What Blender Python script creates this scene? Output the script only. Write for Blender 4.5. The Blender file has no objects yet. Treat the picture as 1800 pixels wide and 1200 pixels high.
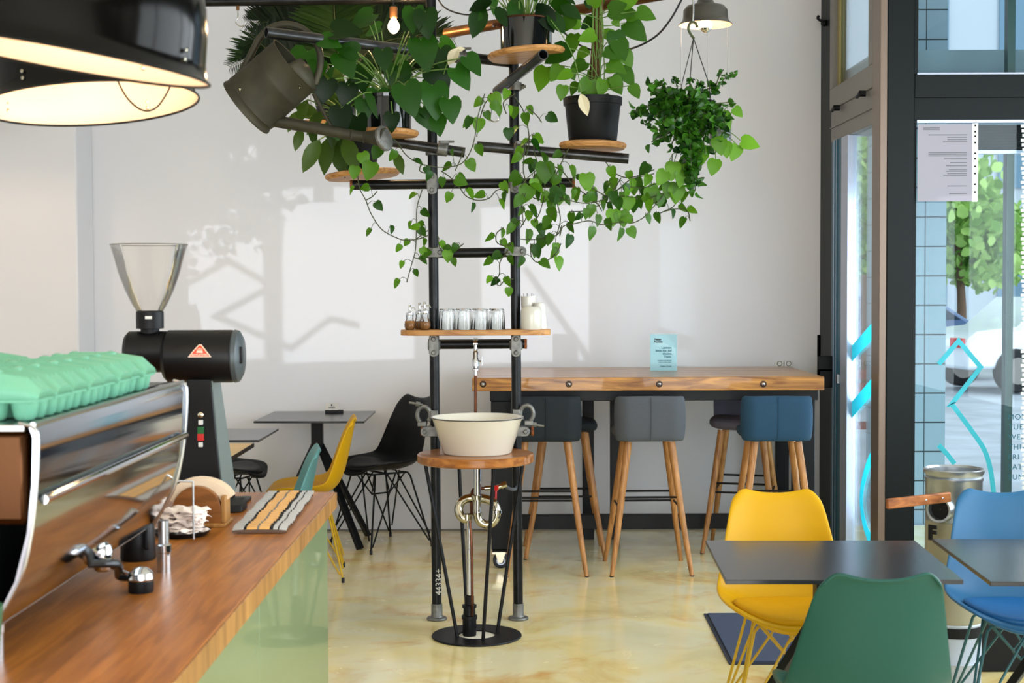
import bpy, math, random
from mathutils import Vector, Matrix, Euler
random.seed(7)
C = bpy.context.scene.collection
R = math.radians
F = 2590.0
# ------------------------------------------------------------ camera
cam_d = bpy.data.cameras.new('camera'); cam_d.sensor_width = 36; cam_d.lens = 36*F/1800
cam = bpy.data.objects.new('camera', cam_d); C.objects.link(cam)
cam.location = (0, 0, 1.6)
CAMR = (Matrix.Rotation(R(90-2.1), 3, 'X') @ Matrix.Rotation(R(-0.22), 3, 'Z'))
cam.rotation_euler = CAMR.to_euler()
cam_d.dof.use_dof = True; cam_d.dof.focus_distance = 7.0; cam_d.dof.aperture_fstop = 7.0
cam_d.clip_start = .05; cam_d.clip_end = 200
bpy.context.scene.camera = cam
CL = Vector((0, 0, 1.6))
def ray(x, y): return CAMR @ Vector(((x-900)/F, -(y-600)/F, -1))
def at(x, y, Y):
    d = ray(x, y); return CL + d*(Y/d.y)
def atz(x, y, z):
    d = ray(x, y); return CL + d*((z-1.6)/d.z)
# ------------------------------------------------------------ world, lights, exposure
sc = bpy.context.scene
sc.view_settings.view_transform = 'Standard'; sc.view_settings.look = 'None'
sc.view_settings.gamma = 1; sc.view_settings.use_curve_mapping = False
sc.view_settings.exposure = 0.0
w = bpy.data.worlds.new('daylight'); sc.world = w; w.use_nodes = True
w.node_tree.nodes['Background'].inputs[0].default_value = (.80, .91, 1, 1)
w.node_tree.nodes['Background'].inputs[1].default_value = 1.7
SUNK = 1.2
def lamp(kind, name, loc, energy, col, rot=None, **k):
    l = bpy.data.lights.new(name, kind); l.energy = energy; l.color = col
    for a, v in k.items(): setattr(l, a, v)
    o = bpy.data.objects.new(name, l); C.objects.link(o); o.location = loc
    if rot: o.rotation_euler = rot
    return o
sd = Vector((-1, SUNK, -.03)).normalized()
lamp('SUN', 'street_sunlight', (6, 0, 3), 1.05, (.88, .93, 1), sd.to_track_quat('-Z', 'Y').to_euler(), angle=R(.22))
lamp('AREA', 'daylight_right_windows', (3.5, 4.3, 1.9), 270, (.84, .93, 1), (0, R(90), 0), shape='RECTANGLE', size=2.3, size_y=5.8)
lamp('AREA', 'fill_side_street', (5.0, 9.0, 1.2), 60, (.80, .89, 1), (0, R(90), 0), shape='RECTANGLE', size=2.2, size_y=1.3)  # unseen panel added out in the street to brighten bar and stools
lamp('AREA', 'fill_side_door', (2.21, 8.42, 1.15), 18, (.78, .88, 1), Vector((-.75, .66, -.05)).to_track_quat('-Z', 'Y').to_euler(), shape='RECTANGLE', size=.34, size_y=2.0)  # unseen fill light added behind the door post for the wall under the bar
lamp('AREA', 'daylight_street_windows', (0, -3.3, 1.45), 350, (.96, .97, 1), (R(90), 0, 0), shape='RECTANGLE', size=6.5, size_y=2.6)
# ------------------------------------------------------------ materials
def pm(name, col, rough=.5, metal=0, bump=0, bscale=60, var=0, vscale=8, coat=0, spec=.5, stretch=None, trans=0, col2=None, ior=1.45):
    m = bpy.data.materials.new(name); m.use_nodes = True; nt = m.node_tree; b = nt.nodes['Principled BSDF']
    b.inputs['Base Color'].default_value = (*col, 1); b.inputs['Roughness'].default_value = rough
    b.inputs['Metallic'].default_value = metal; b.inputs['Coat Weight'].default_value = coat
    b.inputs['Specular IOR Level'].default_value = spec; b.inputs['Transmission Weight'].default_value = trans
    b.inputs['IOR'].default_value = ior
    if bump or var:
        tc = nt.nodes.new('ShaderNodeTexCoord'); mp = nt.nodes.new('ShaderNodeMapping')
        nt.links.new(tc.outputs['Object'], mp.inputs[0])
        if stretch: mp.inputs['Scale'].default_value = stretch
    if var:
        n = nt.nodes.new('ShaderNodeTexNoise'); n.inputs['Scale'].default_value = vscale; n.inputs['Detail'].default_value = 5
        nt.links.new(mp.outputs[0], n.inputs[0])
        r = nt.nodes.new('ShaderNodeValToRGB'); c2 = col2 or tuple(c*(1-var) for c in col)
        r.color_ramp.elements[0].position = .35; r.color_ramp.elements[1].position = .65
        r.color_ramp.elements[0].color = (*c2, 1); r.color_ramp.elements[1].color = (*col, 1)
        nt.links.new(n.outputs['Fac'], r.inputs[0]); nt.links.new(r.outputs[0], b.inputs['Base Color'])
    if bump:
        n2 = nt.nodes.new('ShaderNodeTexNoise'); n2.inputs['Scale'].default_value = bscale; n2.inputs['Detail'].default_value = 4
        nt.links.new(mp.outputs[0], n2.inputs[0])
        bp = nt.nodes.new('ShaderNodeBump'); bp.inputs['Strength'].default_value = bump; bp.inputs['Distance'].default_value = .01
        nt.links.new(n2.outputs['Fac'], bp.inputs['Height']); nt.links.new(bp.outputs[0], b.inputs['Normal'])
    return m
def srgb(r, g, b):
    f = lambda c: ((c/255+.055)/1.055)**2.4 if c > 10 else c/255/12.92
    return (f(r), f(g), f(b))
def em(name, col, s):
    m = bpy.data.materials.new(name); m.use_nodes = True; nt = m.node_tree; b = nt.nodes['Principled BSDF']
    b.inputs['Base Color'].default_value = (*col, 1); b.inputs['Emission Color'].default_value = (*col, 1); b.inputs['Emission Strength'].default_value = s
    return m
def woodm(name, c1, c2, scale=(1, 12, 12), rough=.4, coat=0, n1=3.0, planks=None):
    """grain stretched along the axis whose scale is small; planks = (axis, width)"""
    m = bpy.data.materials.new(name); m.use_nodes = True; nt = m.node_tree; b = nt.nodes['Principled BSDF']
    b.inputs['Roughness'].default_value = rough; b.inputs['Coat Weight'].default_value = coat; b.inputs['Specular IOR Level'].default_value = .3
    tc = nt.nodes.new('ShaderNodeTexCoord'); mp = nt.nodes.new('ShaderNodeMapping'); mp.inputs['Scale'].default_value = scale
    nt.links.new(tc.outputs['Object'], mp.inputs[0])
    n = nt.nodes.new('ShaderNodeTexNoise'); n.inputs['Scale'].default_value = n1; n.inputs['Detail'].default_value = 8; n.inputs['Distortion'].default_value = .8
    nt.links.new(mp.outputs[0], n.inputs[0])
    r = nt.nodes.new('ShaderNodeValToRGB'); r.color_ramp.elements[0].position = .32; r.color_ramp.elements[1].position = .68
    r.color_ramp.elements[0].color = (*c1, 1); r.color_ramp.elements[1].color = (*c2, 1)
    nt.links.new(n.outputs['Fac'], r.inputs[0]); out = r.outputs[0]
    if planks:
        ax, wd = planks
        sx = nt.nodes.new('ShaderNodeSeparateXYZ'); nt.links.new(tc.outputs['Object'], sx.inputs[0])
        d = nt.nodes.new('ShaderNodeMath'); d.operation = 'DIVIDE'; d.inputs[1].default_value = wd
        nt.links.new(sx.outputs[ax], d.inputs[0])
        f = nt.nodes.new('ShaderNodeMath'); f.operation = 'FLOOR'; nt.links.new(d.outputs[0], f.inputs[0])
        wn = nt.nodes.new('ShaderNodeTexWhiteNoise'); wn.noise_dimensions = '1D'; nt.links.new(f.outputs[0], wn.inputs['W'])
        hs = nt.nodes.new('ShaderNodeHueSaturation'); nt.links.new(out, hs.inputs['Color'])
        mr = nt.nodes.new('ShaderNodeMapRange'); mr.inputs[3].default_value = .84; mr.inputs[4].default_value = 1.14
        nt.links.new(wn.outputs['Value'], mr.inputs[0]); nt.links.new(mr.outputs[0], hs.inputs['Value']); out = hs.outputs[0]
    nt.links.new(out, b.inputs['Base Color'])
    bp = nt.nodes.new('ShaderNodeBump'); bp.inputs['Strength'].default_value = .08; nt.links.new(n.outputs['Fac'], bp.inputs['Height']); nt.links.new(bp.outputs[0], b.inputs['Normal'])
    return m
def glassm(name, tint=(.96, 1, 1), refl=.9):
    """thin clear pane: mostly see-through with a fresnel reflection"""
    m = bpy.data.materials.new(name); m.use_nodes = True; nt = m.node_tree
    for n in list(nt.nodes):
        if n.type == 'BSDF_PRINCIPLED': nt.nodes.remove(n)
    o = [n for n in nt.nodes if n.type == 'OUTPUT_MATERIAL'][0]
    t = nt.nodes.new('ShaderNodeBsdfTransparent'); t.inputs[0].default_value = (*tint, 1)
    g = nt.nodes.new('ShaderNodeBsdfGlossy'); g.inputs['Roughness'].default_value = .01; g.inputs[0].default_value = (1, 1, 1, 1)
    fr = nt.nodes.new('ShaderNodeLayerWeight'); fr.inputs[0].default_value = .25
    mu = nt.nodes.new('ShaderNodeMath'); mu.operation = 'MULTIPLY'; mu.inputs[1].default_value = refl
    nt.links.new(fr.outputs['Fresnel'], mu.inputs[0])
    mx = nt.nodes.new('ShaderNodeMixShader'); nt.links.new(mu.outputs[0], mx.inputs[0]); nt.links.new(t.outputs[0], mx.inputs[1]); nt.links.new(g.outputs[0], mx.inputs[2])
    nt.links.new(mx.outputs[0], o.inputs[0]); return m
def leafm(name, dark, light, rough=.35):
    m = bpy.data.materials.new(name); m.use_nodes = True; nt = m.node_tree; b = nt.nodes['Principled BSDF']
    a = nt.nodes.new('ShaderNodeAttribute'); a.attribute_name = 'tone'
    r = nt.nodes.new('ShaderNodeValToRGB'); r.color_ramp.elements[0].color = (*dark, 1); r.color_ramp.elements[1].color = (*light, 1)
    nt.links.new(a.outputs['Fac'], r.inputs[0]); nt.links.new(r.outputs[0], b.inputs['Base Color']); b.inputs['Roughness'].default_value = rough; b.inputs['Specular IOR Level'].default_value = .22
    t = nt.nodes.new('ShaderNodeBsdfTranslucent')
    hs = nt.nodes.new('ShaderNodeHueSaturation'); hs.inputs['Value'].default_value = 1.6; nt.links.new(r.outputs[0], hs.inputs['Color']); nt.links.new(hs.outputs[0], t.inputs[0])
    o = [n for n in nt.nodes if n.type == 'OUTPUT_MATERIAL'][0]
    mx = nt.nodes.new('ShaderNodeMixShader'); mx.inputs[0].default_value = .22
    nt.links.new(b.outputs[0], mx.inputs[1]); nt.links.new(t.outputs[0], mx.inputs[2]); nt.links.new(mx.outputs[0], o.inputs[0])
    return m
def vinylm(name, col):
    m = pm(name, col, .5); nt = m.node_tree; b = nt.nodes['Principled BSDF']; o = [n for n in nt.nodes if n.type == 'OUTPUT_MATERIAL'][0]
    t = nt.nodes.new('ShaderNodeBsdfTranslucent'); t.inputs[0].default_value = (*col, 1)
    mx = nt.nodes.new('ShaderNodeMixShader'); mx.inputs[0].default_value = .6
    nt.links.new(b.outputs[0], mx.inputs[1]); nt.links.new(t.outputs[0], mx.inputs[2]); nt.links.new(mx.outputs[0], o.inputs[0]); return m
M = {}
M['wall'] = pm('wall_paint', srgb(222, 221, 224), .7, bump=.04, bscale=30)
M['ceil'] = pm('ceiling_paint', srgb(225, 223, 218), .9)
M['steel'] = pm('dark_steel', srgb(36, 37, 38), .34, .7, var=.45, vscale=14, bump=.05, bscale=80)
M['steel2'] = pm('raw_steel_tube', srgb(74, 75, 76), .3, .85, var=.5, vscale=12, stretch=(1, 1, 1))
M['rust'] = pm('rusty_copper_tube', srgb(120, 82, 48), .38, .7, var=.55, vscale=9, bump=.05)
M['cast'] = pm('cast_coupler', srgb(128, 128, 124), .48, .75, var=.35, vscale=40, bump=.1)
M['rustend'] = pm('rust_end', srgb(140, 78, 34), .7, .1, var=.4, vscale=60)
M['black'] = pm('black_powder_coat', srgb(13, 14, 16), .42, spec=.25)
M['blacktop'] = pm('black_tabletop', srgb(40, 42, 45), .2, var=.1, vscale=90)
M['blackplastic'] = pm('black_plastic', srgb(12, 12, 13), .4, bump=.03, spec=.3)
M['hole'] = pm('black_inside', (.004, .004, .004), .9)
M['chrome'] = pm('chrome', (.60, .61, .63), .07, 1)
M['panelchrome'] = pm('mirror_panel', (.50, .54, .60), .08, 1)
M['chromer'] = pm('brushed_chrome', (.48, .49, .5), .26, 1)
M['brass'] = pm('warm_nickel', srgb(178, 172, 152), .1, 1)
M['copper'] = pm('copper_pipe', srgb(104, 62, 42), .35, .8, var=.3, vscale=30)
M['enamel'] = pm('cream_enamel', srgb(226, 220, 204), .16, coat=.5)
M['enamelrim'] = pm('black_enamel_rim', srgb(30, 30, 32), .3)
M['porc'] = pm('white_porcelain', srgb(200, 196, 184), .22, coat=.3)
M['disc'] = woodm('oak_disc', srgb(150, 100, 52), srgb(203, 152, 92), (2, 14, 14), .45)
M['bwood'] = woodm('butcher_block', srgb(130, 74, 26), srgb(182, 118, 54), (1.2, 10, 10), .3, .25, planks=(1, .045))
M['cwood'] = woodm('counter_wood', srgb(142, 82, 26), srgb(180, 112, 44), (16, 1.3, 12), .34, .0, planks=(0, .062))
M['cedge'] = woodm('counter_edge_wood', srgb(138, 92, 42), srgb(184, 134, 70), (14, 6, 1), .4, .1, planks=(1, .05))
M['barwood'] = woodm('pine_beam', srgb(112, 62, 16), srgb(196, 138, 60), (1.1, 9, 9), .32, .35, n1=3.6)
M['birch'] = woodm('birch_ply', srgb(214, 170, 98), srgb(232, 194, 124), (2, 8, 8), .45)
M['leg'] = woodm('stool_leg_wood', srgb(138, 90, 44), srgb(190, 136, 78), (14, 14, 1.3), .4, .1)
M['handle'] = woodm('reddish_handle', srgb(110, 60, 26), srgb(168, 104, 54), (2, 12, 12), .45)
M['glassp'] = glassm('window_glass', (.93, .985, 1), .55)
M['jar'] = glassm('jar_glass', (.90, .92, .92), 1.0)
M['clear'] = glassm('clear_plastic', (.985, .98, .975), .8)
M['tumbler'] = pm('tumbler_glass', (.97, .985, .985), .02, trans=1, ior=1.45)
M['sugar'] = pm('brown_sugar', srgb(160, 106, 50), .8, bump=.3, bscale=400, var=.3, vscale=200)
M['yellow'] = pm('yellow_shell', srgb(198, 150, 4), .42, spec=.25)
M['yellowc'] = pm('yellow_cushion', srgb(200, 146, 4), .55, bump=.02, bscale=300, spec=.2)
M['green'] = pm('green_shell', srgb(26, 74, 64), .42, spec=.3)
M['teal'] = pm('teal_shell', srgb(88, 142, 142), .42)
M['blue'] = pm('blue_shell', srgb(42, 94, 132), .42, spec=.3)
M['bluec'] = pm('blue_cushion', srgb(14, 88, 144), .5, bump=.02, bscale=300)
M['blackshell'] = pm('black_shell', srgb(12, 13, 15), .45, spec=.25)
M['fabdark'] = pm('charcoal_fabric', srgb(24, 32, 38), .85, bump=.15, bscale=500, var=.15, vscale=300)
M['fabgrey'] = pm('grey_fabric', srgb(80, 84, 90), .88, bump=.15, bscale=500, var=.15, vscale=300)
M['fabblue'] = pm('petrol_blue_fabric', srgb(28, 66, 92), .85, bump=.15, bscale=500, var=.15, vscale=300)
M['fabmauve'] = pm('mauve_grey_fabric', srgb(84, 80, 92), .85, bump=.15, bscale=500)
M['mat'] = pm('mat_fibre', srgb(74, 86, 112), .95, bump=.5, bscale=400, var=.35, vscale=250)
M['matedge'] = pm('mat_rubber', srgb(36, 42, 56), .8)
M['greenglass'] = pm('pale_green_front', srgb(124, 144, 104), .28, coat=.3, var=.06, vscale=2)
M['mint'] = pm('mint_pulp', srgb(104, 172, 144), .5, bump=.1, bscale=120)
M['zinc'] = pm('galvanised', srgb(170, 176, 180), .3, .9, var=.2, vscale=18)
M['canzinc'] = pm('aged_zinc', srgb(66, 63, 47), .58, .35, var=.45, vscale=7, bump=.08, bscale=25)
M['canspot'] = pm('pale_paint_spot', srgb(206, 196, 164), .6)
M['beige'] = pm('painted_barrel', srgb(150, 144, 116), .45, var=.1, vscale=6)
M['whitebarrel'] = pm('white_barrel', srgb(164, 174, 186), .4)
M['frame'] = pm('dark_green_frame', srgb(10, 18, 19), .45, spec=.2)
M['framegrey'] = pm('grey_frame', srgb(122, 118, 112), .45, .2)
M['frameteal'] = pm('petrol_frame', srgb(32, 92, 116), .38, var=.25, vscale=30)
M['alu'] = pm('aluminium', srgb(178, 186, 204), .3, .5)
M['tile'] = None
M['decal'] = vinylm('turquoise_vinyl', srgb(92, 214, 224))
M['ink'] = pm('dark_teal_ink', srgb(24, 92, 104), .6)
M['inkblack'] = pm('black_ink', srgb(16, 34, 40), .6)
M['paper'] = pm('white_paper', srgb(150, 148, 158), .8)
M['napkin'] = pm('paper_napkin', srgb(240, 226, 216), .85, bump=.1, bscale=60)
M['filter'] = pm('cream_filter', srgb(240, 220, 192), .85)
M['brownwood'] = woodm('brown_ply', srgb(110, 66, 26), srgb(150, 94, 44), (3, 12, 12), .35)
M['sign'] = pm('pale_blue_acrylic', srgb(122, 170, 178), .3, coat=.2)
M['soil'] = pm('soil', srgb(40, 30, 22), .95, bump=.4, bscale=150)
M['potgloss'] = pm('gloss_black_pot', srgb(12, 14, 14), .08, coat=.6)
M['potmatt'] = pm('matt_black_pot', srgb(13, 15, 16), .5, spec=.25)
M['shadeout'] = pm('black_enamel_shade', srgb(7, 6, 5), .14, spec=.18)
M['shadein'] = pm('cream_shade_inside', srgb(232, 208, 182), .5)
M['greyenamel'] = pm('grey_enamel_shade', srgb(58, 55, 48), .3)
M['red'] = pm('red_paint', srgb(198, 34, 30), .35)
M['logo'] = pm('logo_orange_red', srgb(232, 72, 40), .4)
M['logow'] = pm('logo_cream', srgb(250, 214, 190), .5)
M['whitep'] = pm('white_plastic', srgb(226, 226, 222), .4)
M['greenb'] = pm('green_button', srgb(20, 96, 44), .4)
M['stem'] = pm('green_stem', srgb(96, 128, 56), .5)
M['vine'] = pm('dark_vine', srgb(58, 66, 34), .6)
M['trunk'] = pm('moss_pole', srgb(92, 62, 32), .9, bump=.5, bscale=80, var=.4, vscale=40)
M['heart'] = leafm('anthurium_leaf', srgb(4, 24, 3), srgb(36, 84, 12), .36)
M['pothos'] = leafm('pothos_leaf', srgb(18, 60, 6), srgb(92, 142, 26), .36)
M['palm'] = leafm('palm_leaf', srgb(8, 24, 8), srgb(38, 62, 22), .5)
M['calathea'] = leafm('veined_leaf', srgb(24, 48, 10), srgb(72, 98, 30), .35)
M['curly'] = leafm('curly_leaf', srgb(10, 44, 8), srgb(60, 112, 26), .28)
M['treeleaf'] = leafm('tree_leaf', srgb(104, 150, 60), srgb(190, 220, 130), .6)
M['pave'] = pm('sunlit_paving', srgb(190, 194, 200), .8, var=.25, vscale=1.5)
M['facadew'] = pm('pale_render_wall', srgb(190, 198, 206), .8)
M['bwin'] = pm('far_window', srgb(110, 140, 160), .15)
M['carw'] = pm('white_car_paint', srgb(226, 230, 236), .15, coat=.8)
M['carb'] = pm('blue_grey_car_paint', srgb(96, 120, 160), .15, coat=.8)
M['carg'] = pm('car_glass', srgb(40, 60, 76), .05)
M['tyre'] = pm('tyre', srgb(30, 30, 32), .8)
M['fence'] = pm('brown_fence', srgb(120, 92, 74), .8)
M['orange'] = pm('orange_cloth', srgb(236, 166, 96), .8)
M['gold'] = pm('gold_foil', srgb(246, 190, 116), .25, .35)
M['sachet'] = pm('grey_white_foil', srgb(196, 196, 196), .3, .25)
M['tip'] = pm('foot_cap', srgb(18, 18, 18), .6)
M['caster'] = pm('caster_rubber', srgb(28, 34, 44), .5)
M['cable'] = pm('black_cable', srgb(20, 20, 20), .5)
M['thread'] = pm('fine_wire', srgb(150, 150, 148), .4, .5)
M['bulbon'] = em('lit_bulb', (1, .74, .40), 14)
M['bulbmir'] = pm('mirror_bulb', (.9, .86, .8), .05, 1)
def wiremat(k): return M[k]
def tile_mat():
    m = bpy.data.materials.new('white_tile_dark_grout'); m.use_nodes = True; nt = m.node_tree; b = nt.nodes['Principled BSDF']
    tc = nt.nodes.new('ShaderNodeTexCoord'); s = nt.nodes.new('ShaderNodeSeparateXYZ'); nt.links.new(tc.outputs['Object'], s.inputs[0])
    def line(ax, w, off, th):
        a = nt.nodes.new('ShaderNodeMath'); a.operation = 'ADD'; a.inputs[1].default_value = off; nt.links.new(s.outputs[ax], a.inputs[0])
        d = nt.nodes.new('ShaderNodeMath'); d.operation = 'DIVIDE'; d.inputs[1].default_value = w; nt.links.new(a.outputs[0], d.inputs[0])
        f = nt.nodes.new('ShaderNodeMath'); f.operation = 'FRACT'; nt.links.new(d.outputs[0], f.inputs[0])
        l = nt.nodes.new('ShaderNodeMath'); l.operation = 'LESS_THAN'; l.inputs[1].default_value = th; nt.links.new(f.outputs[0], l.inputs[0]); return l
    l1 = line(2, .198, 10.02, .05); l2 = line(0, .20, .016, .035)
    mx = nt.nodes.new('ShaderNodeMath'); mx.operation = 'MAXIMUM'; nt.links.new(l1.outputs[0], mx.inputs[0]); nt.links.new(l2.outputs[0], mx.inputs[1])
    mix = nt.nodes.new('ShaderNodeMix'); mix.data_type = 'RGBA'; nt.links.new(mx.outputs[0], mix.inputs[0])
    mix.inputs[6].default_value = (*srgb(128, 152, 162), 1); mix.inputs[7].default_value = (*srgb(30, 44, 48), 1)
    nt.links.new(mix.outputs[2], b.inputs['Base Color']); b.inputs['Roughness'].default_value = .3
    return m
M['tile'] = tile_mat()
def floor_mat():
    m = bpy.data.materials.new('marbled_floor'); m.use_nodes = True; nt = m.node_tree; b = nt.nodes['Principled BSDF']
    tc = nt.nodes.new('ShaderNodeTexCoord')
    def noise(sc_, det, dist, scale=(1, 1, 1)):
        mp = nt.nodes.new('ShaderNodeMapping'); mp.inputs['Scale'].default_value = scale; nt.links.new(tc.outputs['Object'], mp.inputs[0])
        n = nt.nodes.new('ShaderNodeTexNoise'); n.inputs['Scale'].default_value = sc_; n.inputs['Detail'].default_value = det; n.inputs['Distortion'].default_value = dist
        nt.links.new(mp.outputs[0], n.inputs[0]); return n
    def ramp(n, *st):
        r = nt.nodes.new('ShaderNodeValToRGB'); e = r.color_ramp.elements
        e[0].position, e[0].color = st[0][0], (*st[0][1], 1); e[1].position, e[1].color = st[-1][0], (*st[-1][1], 1)
        for p, c in st[1:-1]:
            x = e.new(p); x.color = (*c, 1)
        nt.links.new(n.outputs['Fac'], r.inputs[0]); return r
    n1 = noise(1.7, 9, .5)
    r1 = ramp(n1, (.28, srgb(208, 180, 106)), (.44, srgb(246, 228, 160)), (.56, srgb(246, 236, 192)), (.72, srgb(236, 224, 168)))
    n2 = noise(2.6, 7, .9); n2.inputs['Roughness'].default_value = .6
    r2 = ramp(n2, (.52, (0, 0, 0)), (.72, (.8, .8, .8)))
    mx = nt.nodes.new('ShaderNodeMix'); mx.data_type = 'RGBA'; nt.links.new(r2.outputs[0], mx.inputs[0]); nt.links.new(r1.outputs[0], mx.inputs[6]); mx.inputs[7].default_value = (*srgb(220, 158, 70), 1)
    n3 = noise(.9, 5, .6); r3 = ramp(n3, (.45, (0, 0, 0)), (.7, (.55, .55, .55)))
    mx2 = nt.nodes.new('ShaderNodeMix'); mx2.data_type = 'RGBA'; nt.links.new(r3.outputs[0], mx2.inputs[0]); nt.links.new(mx.outputs[2], mx2.inputs[6]); mx2.inputs[7].default_value = (*srgb(206, 206, 176), 1)
    nt.links.new(mx2.outputs[2], b.inputs['Base Color'])
    n4 = noise(5, 6, .4); mr = nt.nodes.new('ShaderNodeMapRange'); mr.inputs[3].default_value = .14; mr.inputs[4].default_value = .34
    nt.links.new(n4.outputs['Fac'], mr.inputs[0]); nt.links.new(mr.outputs[0], b.inputs['Roughness'])
    b.inputs['Coat Weight'].default_value = .5; b.inputs['Coat Roughness'].default_value = .10
    return m
M['floor'] = floor_mat()
# ------------------------------------------------------------ mesh helpers
def frame_of(d):
    d = d.normalized(); up = Vector((0, 0, 1)) if abs(d.z) < .95 else Vector((1, 0, 0))
    x = d.cross(up).normalized(); y = x.cross(d).normalized(); return x, y, d
class MB:
    def __init__(s): s.v = []; s.f = []; s.mi = []; s.t = []; s.cur = 0; s.tone = .5; s.has_tone = False
    def add(s, vs, fs):
        o = len(s.v); s.v += [tuple(v) for v in vs]; s.f += [tuple(i+o for i in f) for f in fs]
        s.mi += [s.cur]*len(fs); s.t += [s.tone]*len(vs)
    def box(s, a, b, M_=None):
        x0, y0, z0 = a; x1, y1, z1 = b
        vs = [Vector(p) for p in ((x0, y0, z0), (x1, y0, z0), (x1, y1, z0), (x0, y1, z0), (x0, y0, z1), (x1, y0, z1), (x1, y1, z1), (x0, y1, z1))]
        if M_: vs = [M_ @ v for v in vs]
        s.add(vs, [(0, 3, 2, 1), (4, 5, 6, 7), (0, 1, 5, 4), (1, 2, 6, 5), (2, 3, 7, 6), (3, 0, 4, 7)]); return s
    def hexa(s, lo, hi):
        s.add(list(lo)+list(hi), [(0, 3, 2, 1), (4, 5, 6, 7), (0, 1, 5, 4), (1, 2, 6, 5), (2, 3, 7, 6), (3, 0, 4, 7)]); return s
    def bar(s, p0, p1, w, h):
        p0, p1 = Vector(p0), Vector(p1); x, y, d = frame_of(p1-p0)
        q = [(-w/2, -h/2), (w/2, -h/2), (w/2, h/2), (-w/2, h/2)]
        return s.hexa([p0+x*a+y*b for a, b in q], [p1+x*a+y*b for a, b in q])
    def tube(s, pts, r, seg=12, cap=True, closed=False):
        pts = [Vector(p) for p in pts]; n = len(pts)
        rs = r if isinstance(r, (list, tuple)) else [r]*n
        vs = []; px = None
        for i, p in enumerate(pts):
            if closed: d = pts[(i+1) % n]-pts[i-1]
            else: d = pts[min(i+1, n-1)]-pts[max(i-1, 0)]
            d = d.normalized() if d.length > 1e-9 else Vector((0, 0, 1))
            if px is None: x, y, _ = frame_of(d)
            else:
                x = px - d*px.dot(d)
                x = x.normalized() if x.length > 1e-6 else frame_of(d)[0]
                y = x.cross(d).normalized()
            px = x
            for k in range(seg):
                a = 2*math.pi*k/seg; vs.append(p+(x*math.cos(a)+y*math.sin(a))*rs[i])
        fs = []
        for i in range(n if closed else n-1):
            j = (i+1) % n
            for k in range(seg):
                l = (k+1) % seg; fs.append((i*seg+k, i*seg+l, j*seg+l, j*seg+k))
        if cap and not closed:
            fs.append(tuple(range(seg))[::-1]); fs.append(tuple((n-1)*seg+k for k in range(seg)))
        s.add(vs, fs); return s
    def pipe(s, p0, p1, r, th=.004, seg=20):
        """open-ended tube with a real wall"""
        p0, p1 = Vector(p0), Vector(p1); x, y, d = frame_of(p1-p0); vs = []
        for p, rr in ((p0, r), (p1, r), (p1, r-th), (p0, r-th)):
            for k in range(seg):
                a = 2*math.pi*k/seg; vs.append(p+(x*math.cos(a)+y*math.sin(a))*rr)
        fs = []
        for i in range(4):
            j = (i+1) % 4
            for k in range(seg):
                l = (k+1) % seg; fs.append((i*seg+k, i*seg+l, j*seg+l, j*seg+k))
        s.add(vs, fs); return s
    def lathe(s, prof, o=(0, 0, 0), axis=(0, 0, 1), seg=32, sx=1, sy=1, xdir=None, cap=False):
        o = Vector(o); x, y, d = frame_of(Vector(axis))
        if xdir is not None:
            x = Vector(xdir); x = (x-d*x.dot(d)).normalized(); y = d.cross(x)
        vs = []; n = len(prof)
        for r, h in prof:
            for k in range(seg):
                a = 2*math.pi*k/seg; vs.append(o+x*(math.cos(a)*r*sx)+y*(math.sin(a)*r*sy)+d*h)
        fs = [(i*seg+k, i*seg+(k+1) % seg, (i+1)*seg+(k+1) % seg, (i+1)*seg+k) for i in range(n-1) for k in range(seg)]
        if cap: fs.append(tuple(range(seg))[::-1]); fs.append(tuple((n-1)*seg+k for k in range(seg)))
        s.add(vs, fs); return s
    def ball(s, c, r, seg=16, sz=1):
        n = seg//2; pr = [(max(1e-4, math.sin(math.pi*i/n))*r, -math.cos(math.pi*i/n)*r*sz) for i in range(n+1)]
        return s.lathe(pr, c, seg=seg)
    def prism(s, poly, d0, d1, o=(0, 0, 0), ax=(1, 0, 0), ay=(0, 0, 1), az=(0, 1, 0)):
        o, ax, ay, az = Vector(o), Vector(ax), Vector(ay), Vector(az); n = len(poly)
        vs = [o+ax*a+ay*b+az*d0 for a, b in poly]+[o+ax*a+ay*b+az*d1 for a, b in poly]
        fs = [tuple(range(n))[::-1], tuple(range(n, 2*n))]+[(i, (i+1) % n, n+(i+1) % n, n+i) for i in range(n)]
        s.add(vs, fs); return s
    def build(s, name, mats, parent=None, w=True, bevel=0, sub=0, sharp=35, solid=0):
        off = Vector((0, 0, 0))
        if parent is not None and w:
            q = parent
            while q is not None: off += Vector(q.location); q = q.parent
        me = bpy.data.meshes.new(name)
        me.from_pydata([(a-off.x, b-off.y, c-off.z) for a, b, c in s.v], [], s.f)
        if not isinstance(mats, (list, tuple)): mats = [mats]
        for m in mats: me.materials.append(m)
        me.polygons.foreach_set('material_index', s.mi)
        me.polygons.foreach_set('use_smooth', [True]*len(s.f))
        if s.has_tone:
            at_ = me.attributes.new('tone', 'FLOAT', 'POINT'); at_.data.foreach_set('value', s.t)
        me.update()
        import bmesh
        bm = bmesh.new(); bm.from_mesh(me)
        if not s.has_tone: bmesh.ops.recalc_face_normals(bm, faces=bm.faces[:])
        bm.to_mesh(me); bm.free()
        me.set_sharp_from_angle(angle=R(sharp))
        o = bpy.data.objects.new(name, me); C.objects.link(o)
        if parent is not None: o.parent = parent
        if solid:
            md = o.modifiers.new('solidify', 'SOLIDIFY'); md.thickness = solid; md.offset = 0
        if bevel:
            md = o.modifiers.new('bevel', 'BEVEL'); md.width = bevel; md.segments = 2; md.limit_method = 'ANGLE'; md.angle_limit = R(40)
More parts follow.
